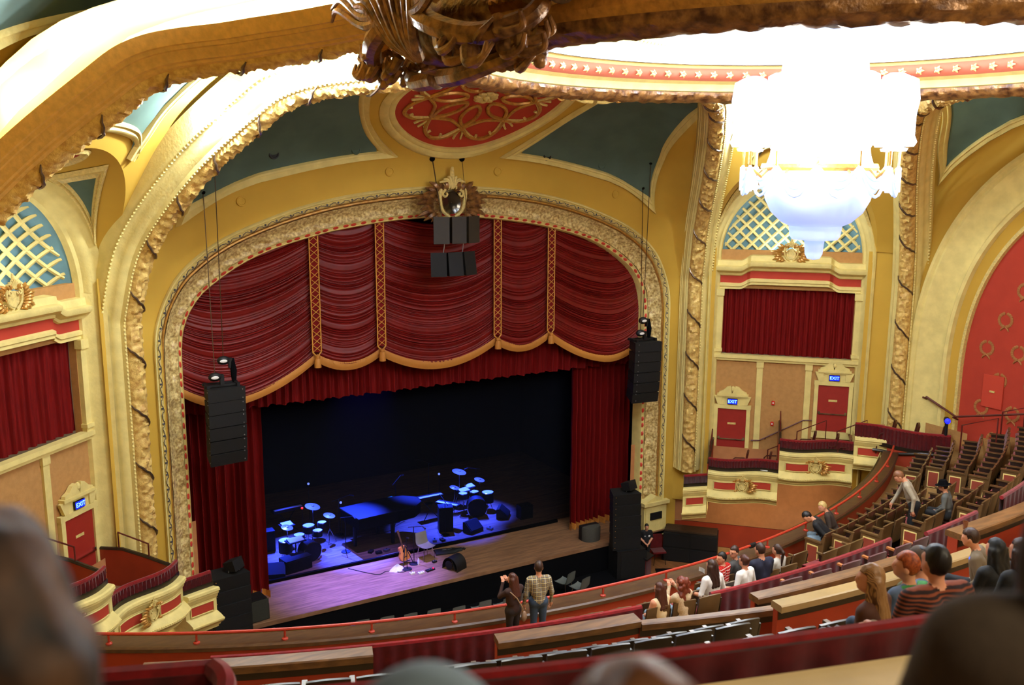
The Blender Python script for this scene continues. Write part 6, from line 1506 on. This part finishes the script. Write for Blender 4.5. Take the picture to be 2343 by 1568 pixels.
PP('ginger-haired child in a blue hooded top with a green hood', 31.05, -9.95, sc=.98, shirt=mat('dusty_blue_top', (.30, .36, .45), .85), pants=DENIM, hairm=M_HAIRGIN, hair='short', head=(.55, 0), rz=.2, extra=hood, h=.012)
def cap(T, up, hp, HM):
    b = MB(); b.grid([[hp(.092 * cos(t) * sin(p), -.01 + .112 * sin(t) * sin(p), .03 + .108 * cos(p)) for t in np.linspace(0, 2 * pi, 24, endpoint=False)] for p in np.linspace(.02, pi / 2 + .1, 8)], wrapv=True)
    b.grid([[hp(x, .08 + r * (1 - (x / .1) ** 2), .03 + .01 - r * .1) for x in np.linspace(-.075, .075, 9)] for r in (0, .09)]); b.build('cap', mat('grey_cap', (.33, .27, .22), .85, var=.15), T)
PP('person in a grey-brown cap seated beyond the man in the striped sweater', 30.85, -9.35, sc=1.0, shirt=mat('olive_top', (.30, .30, .16), .85), pants=DENIM, hairm=M_HAIRDK, extra=cap, h=.013)
PP('man in a dark rust striped sweater with cropped dark hair', 32.3, -11.65, sc=.97, shirt=STRIPE, pants=mat('khaki', (.55, .47, .34), .85), hairm=M_HAIRDK, wide=1.3, head=(.05, .05), arms='armrest', h=.011)
def camera_lap(T, up, hp, HM):
    b = MB(); b.box(up(0, .27, .14), (.13, .07, .08)); b.build('camera_body', M_BLK, T, smooth=False)
    b = MB(); b.tube([up(0, .3, .14), up(0, .36, .15)], .03, 10); b.build('lens', M_BLK, T)
PP('girl with long blonde hair in a brown top and jeans holding a camera', 31.6, -11.5, sc=.93, shirt=mat('rust_brown_top', (.30, .16, .09), .8, var=.15), pants=mat('grey_denim', (.34, .36, .35), .85, var=.2, vscale=30), hair='long', hairm=M_HAIRBL, head=(.35, 0), rz=.5, arms='clasp', extra=camera_lap, h=.011)
def badge(T, up, hp, HM):
    b = MB(); b.ball(up(-.09, .125, .36), (.045, .012, .045), 6, 14); b.build('round_badge', M_WHITE, T)
    b = MB(); b.box(up(.08, .13, .36), (.06, .01, .02)); b.build('name_tag', M_WHITE, T, smooth=False)
person('usher in a black shirt with a round white badge standing by the red chair', (7.25, 24.3, 0), radians(155), pose='stand', sc=.86, shirt=mat('black_shirt', (.05, .05, .07), .85), pants=DARKP, hairm=M_HAIRDK, arms='clasp', sleeve='short', extra=badge, h=.017)
person('usher in a black shirt with a white badge half hidden below the left rail', (-6.0, 23.2, 0), radians(190), pose='stand', sc=.86, shirt=mat('black_shirt'), pants=DARKP, hairm=M_HAIRDK, arms='clasp', sleeve='short', extra=badge, h=.017)
T = thing('upholstered_chair', 'dark red upholstered chair beside the usher near the stage', 'chair', (7.75, 24.25, 0), radians(160))
bld(lambda b: b.grid([[(x, y, z) for y, z in ((-.22, .4), (-.23, .46), (.2, .47), (.22, .42))] for x in (-.23, -.21, .21, .23)]), 'seat', M_VELVD, T)
bld(lambda b: b.grid([[(x, -.22 - .12 * (z - .45), z) for x in np.linspace(-.22, .22, 5)] for z in (.48, .7, .92, .96)]), 'backrest', M_VELVD, T); legs4(T, M_DKWOOD, .4)
T = thing('lectern_case', 'dark red lectern with a black sloping top near the usher', 'lectern', (6.75, 23.75, 0), radians(25))
bld(lambda b: b.box((0, 0, .33), (.4, .35, .66)), 'cabinet', M_VELVD, T, smooth=False); bld(lambda b: b.box((0, -.02, .7), (.5, .46, .05), M=Matrix.Rotation(.3, 3, 'X')), 'sloping_top', M_BLK, T, smooth=False); bld(lambda b: b.box((-.05, .05, .75), (.2, .1, .02)), 'paper', M_WHITE, T, smooth=False)
tag(bld(lambda b: b.box((7.7, 23.2, .03), (1.3, .7, .05), -.5), 'floor_cover', M_BLACK), 'black cover lying on the wooden floor before the red chair', 'cover')

# foreground, very near the lens ------------------------------------------------------------------
FGH = mat('near_brown_hair', (.36, .24, .14), .6, spec=.3, col2=(.10, .06, .04), kind='noise', vscale=22, aniso=(1, 1, .45))
def near(label, top, rz, lean=0., **k):
    """place a seated figure so that the crown of its head is at the given point"""
    sc = k.get('sc', 1.); zt = (.53 + .585 + .125 + .135) * sc
    return person(label, (top[0], top[1], top[2] - zt), rz, lean=lean, **k)
FG1 = near('person with tousled dark brown hair very close at the left edge', (-12.04, .97, 13.275), radians(-22), shirt=mat('dark_coat', (.06, .05, .05), .9), pants=DARKP, hairm=FGH, hair='long', h=.011, legs=False, sc=1.08)
FG2 = near('person in a grey knitted sweater very close at the right edge', (-10.72, .63, 13.33), radians(-28), shirt=mat('grey_knit', (.34, .29, .24), .95, var=.15, vscale=60), pants=DARKP, hairm=mat('dark_chestnut_hair'), hair='long', h=.011, legs=False)
FG3 = near('person with brown hair whose crown fills the bottom of the view', (-11.47, .665, 13.11), radians(-20), shirt=mat('dark_coat'), pants=DARKP, hairm=mat('near_light_brown_hair', (.47, .29, .15), .5, spec=.4, col2=(.28, .15, .07), kind='noise', vscale=30, aniso=(1, 1, .45)), hair='short', h=.009, legs=False)
T = thing('person', 'person in blue jeans of whom only a raised knee shows at the bottom', 'person', (-11.66, .88, 12.965), 0)
V, Q, Mi = sdf_mesh([((.22, -.42, -.12), .085, (.03, -.05, .03), .075, 0), ((.03, -.05, .03), .07, (-.05, .12, -.5), .055, 0), ((.03, -.05, .03), .078, (.02, -.04, .02), .078, 0)], .011)
mesh_np('body', V, Q, Mi, [PALEJ], T)
# ================================================================ CAMERA AND LIGHT
CAM = bpy.data.cameras.new('camera'); co = bpy.data.objects.new('camera', CAM); COL.objects.link(co); SC.camera = co
pan, tilt, roll = radians(29.7308), radians(-10.6326), radians(.2466)
f_ = V3(sin(pan) * cos(tilt), cos(pan) * cos(tilt), sin(tilt)); r_ = V3(cos(pan), -sin(pan), 0); u_ = np.cross(r_, f_)
r2, u2 = r_ * cos(roll) + u_ * sin(roll), -r_ * sin(roll) + u_ * cos(roll)
co.matrix_world = Matrix(((r2[0], u2[0], -f_[0], -12.0), (r2[1], u2[1], -f_[1], 0.0), (r2[2], u2[2], -f_[2], 13.6), (0, 0, 0, 1)))
CAM.sensor_width = 36; CAM.lens = 2150 / 2343 * 36; CAM.clip_start = .05; CAM.clip_end = 200
CAM.dof.use_dof = True; CAM.dof.focus_distance = 24; CAM.dof.aperture_fstop = 2.4
SC.view_settings.view_transform = 'Standard'; SC.view_settings.look = 'None'; SC.view_settings.gamma = 1; SC.view_settings.exposure = EXPO
SC.view_settings.use_curve_mapping = False
SC.cycles.use_denoising = True
SC.cycles.max_bounces = 6; SC.cycles.diffuse_bounces = 3; SC.cycles.glossy_bounces = 2
SC.cycles.sample_clamp_indirect = 4
wd = bpy.data.worlds.new('world'); SC.world = wd; wd.use_nodes = True
bg = wd.node_tree.nodes['Background']; bg.inputs[0].default_value = (1.0, .66, .36, 1); bg.inputs[1].default_value = AMB
def lamp(name, kind, loc, power, col, size=.2, target=None, spot=None, blend=.5):
    l = bpy.data.lights.new(name, kind); l.energy = power; l.color = col
    if kind == 'AREA': l.size = size
    elif kind in ('POINT', 'SPOT'): l.shadow_soft_size = size
    if spot: l.spot_size = radians(spot); l.spot_blend = blend
    o = bpy.data.objects.new(name, l); COL.objects.link(o); o.location = loc
    if target is not None: o.rotation_euler = (Vector(target) - Vector(loc)).to_track_quat('-Z', 'Y').to_euler()
    return o
WARM = (1, .86, .62); COOL = (.80, .90, 1.0)
# chandelier
for k in range(4):
    a = k * pi / 2 + .6; lamp('chandelier_lamp', 'POINT', (1.35 * cos(a), CY + 1.35 * sin(a), 13.9), P_CH, (1, .92, .74), .5)
# dome cove
for k in range(8):
    a = k * pi / 4 + .3; lamp('dome_cove_lamp', 'POINT', (4.6 * sin(a), CY + 4.6 * cos(a), 16.35), P_DOME, COOL, .25)
# lamps hidden behind the cornices of the ribs, on both sides
def riblamp(t, side, tf, power):
    e = .02; B0, B1 = V3(t - e, yrib(t - e), zrib(t - e)), V3(t + e, yrib(t + e), zrib(t + e)); p = (B0 + B1) / 2
    T = nrm(B0 - B1); zq = max(5.8, 9 - (p[2] - 9) * .5); N = nrm(V3(0, CY, zq) - p); N = nrm(N - T * (N @ T)); U = np.cross(T, N)
    q = p + (V3(U[0], U[1], 0) * .95 + V3(0, 0, .5) if side > 0 else -V3(U[0], U[1], 0) * .12 + V3(0, 0, .62))
    lamp('rib_cove_lamp', 'POINT', tuple(tf(q)) if tf else tuple(q), power, COOL, .06)
for t in (6.6, 5.6, 4.6, 3.6): riblamp(-t, 1, None, P_RIB); riblamp(t, 1, None, P_RIB * .7)
for t in (5.6, 4.2): riblamp(t, 1, rotL, P_RIB * .5)
for t in (7.0, 6.3, 5.6, 4.9, 4.2, 3.4, 2.6, 1.8, .8): riblamp(t, -1, rotL, P_LBAY)
riblamp(-6.4, -1, rotR, P_SB * 1.5); riblamp(6.3, -1, None, P_SB); riblamp(-6.3, -1, None, P_SB * .6)
# niche lamps behind the cornices
for side in (-1, 1): lamp('niche_lamp', 'AREA', tuple(DB(side, 0, 16.72, 10.7)), P_NICHE, COOL, 1.3, tuple(DB(side, 0, 17.5, 12.4)))
# unseen warm fill added behind the view to brighten the hall and near backs
lamp('rear_fill_light', 'AREA', (-3, -3, 17.5), P_REARFILL, WARM, 5, (0, 24, 6)); lamp('rear_fill_light', 'AREA', (7, 3, 17), P_REARFILL * .6, WARM, 4, (8, 22, 4))
lamp('rear_fill_light', 'AREA', (-9.5, -2.5, 16.8), P_REARFILL * .14, WARM, 2, (-9, 4, 11))
# stage
for x, y, pw in ((-3.4, 29.2, 1.), (-2.0, 27.9, 1.6), (1.0, 28.8, .6), (3.3, 29.3, .8), (-4.9, 28.4, .9), (2.2, 28.1, .5)):
    lamp('blue_stage_spot', 'SPOT', (x + .5, y + 3.2, 9.5), P_BLUE * pw, (.02, .05, 1.0), .1, (x, y, 1), 19, .9)
lamp('purple_stage_spot', 'SPOT', (-1.5, 27.0, 10.5), P_BLUE * .2, (.16, .12, 1.0), .2, (-2.4, 26.0, 1), 38, 1.)

for side in (-1, 1):
    for s in (1.4, -.9): lamp('under_box_fill', 'AREA', tuple(DB(side, s, 14.5, 2.5 if s > 0 else 3.3)), P_BOXFILL, WARM, .8, tuple(DB(side, s, 16, 1.2)))  # added fill that brightens the wall under the boxes, no fitting there
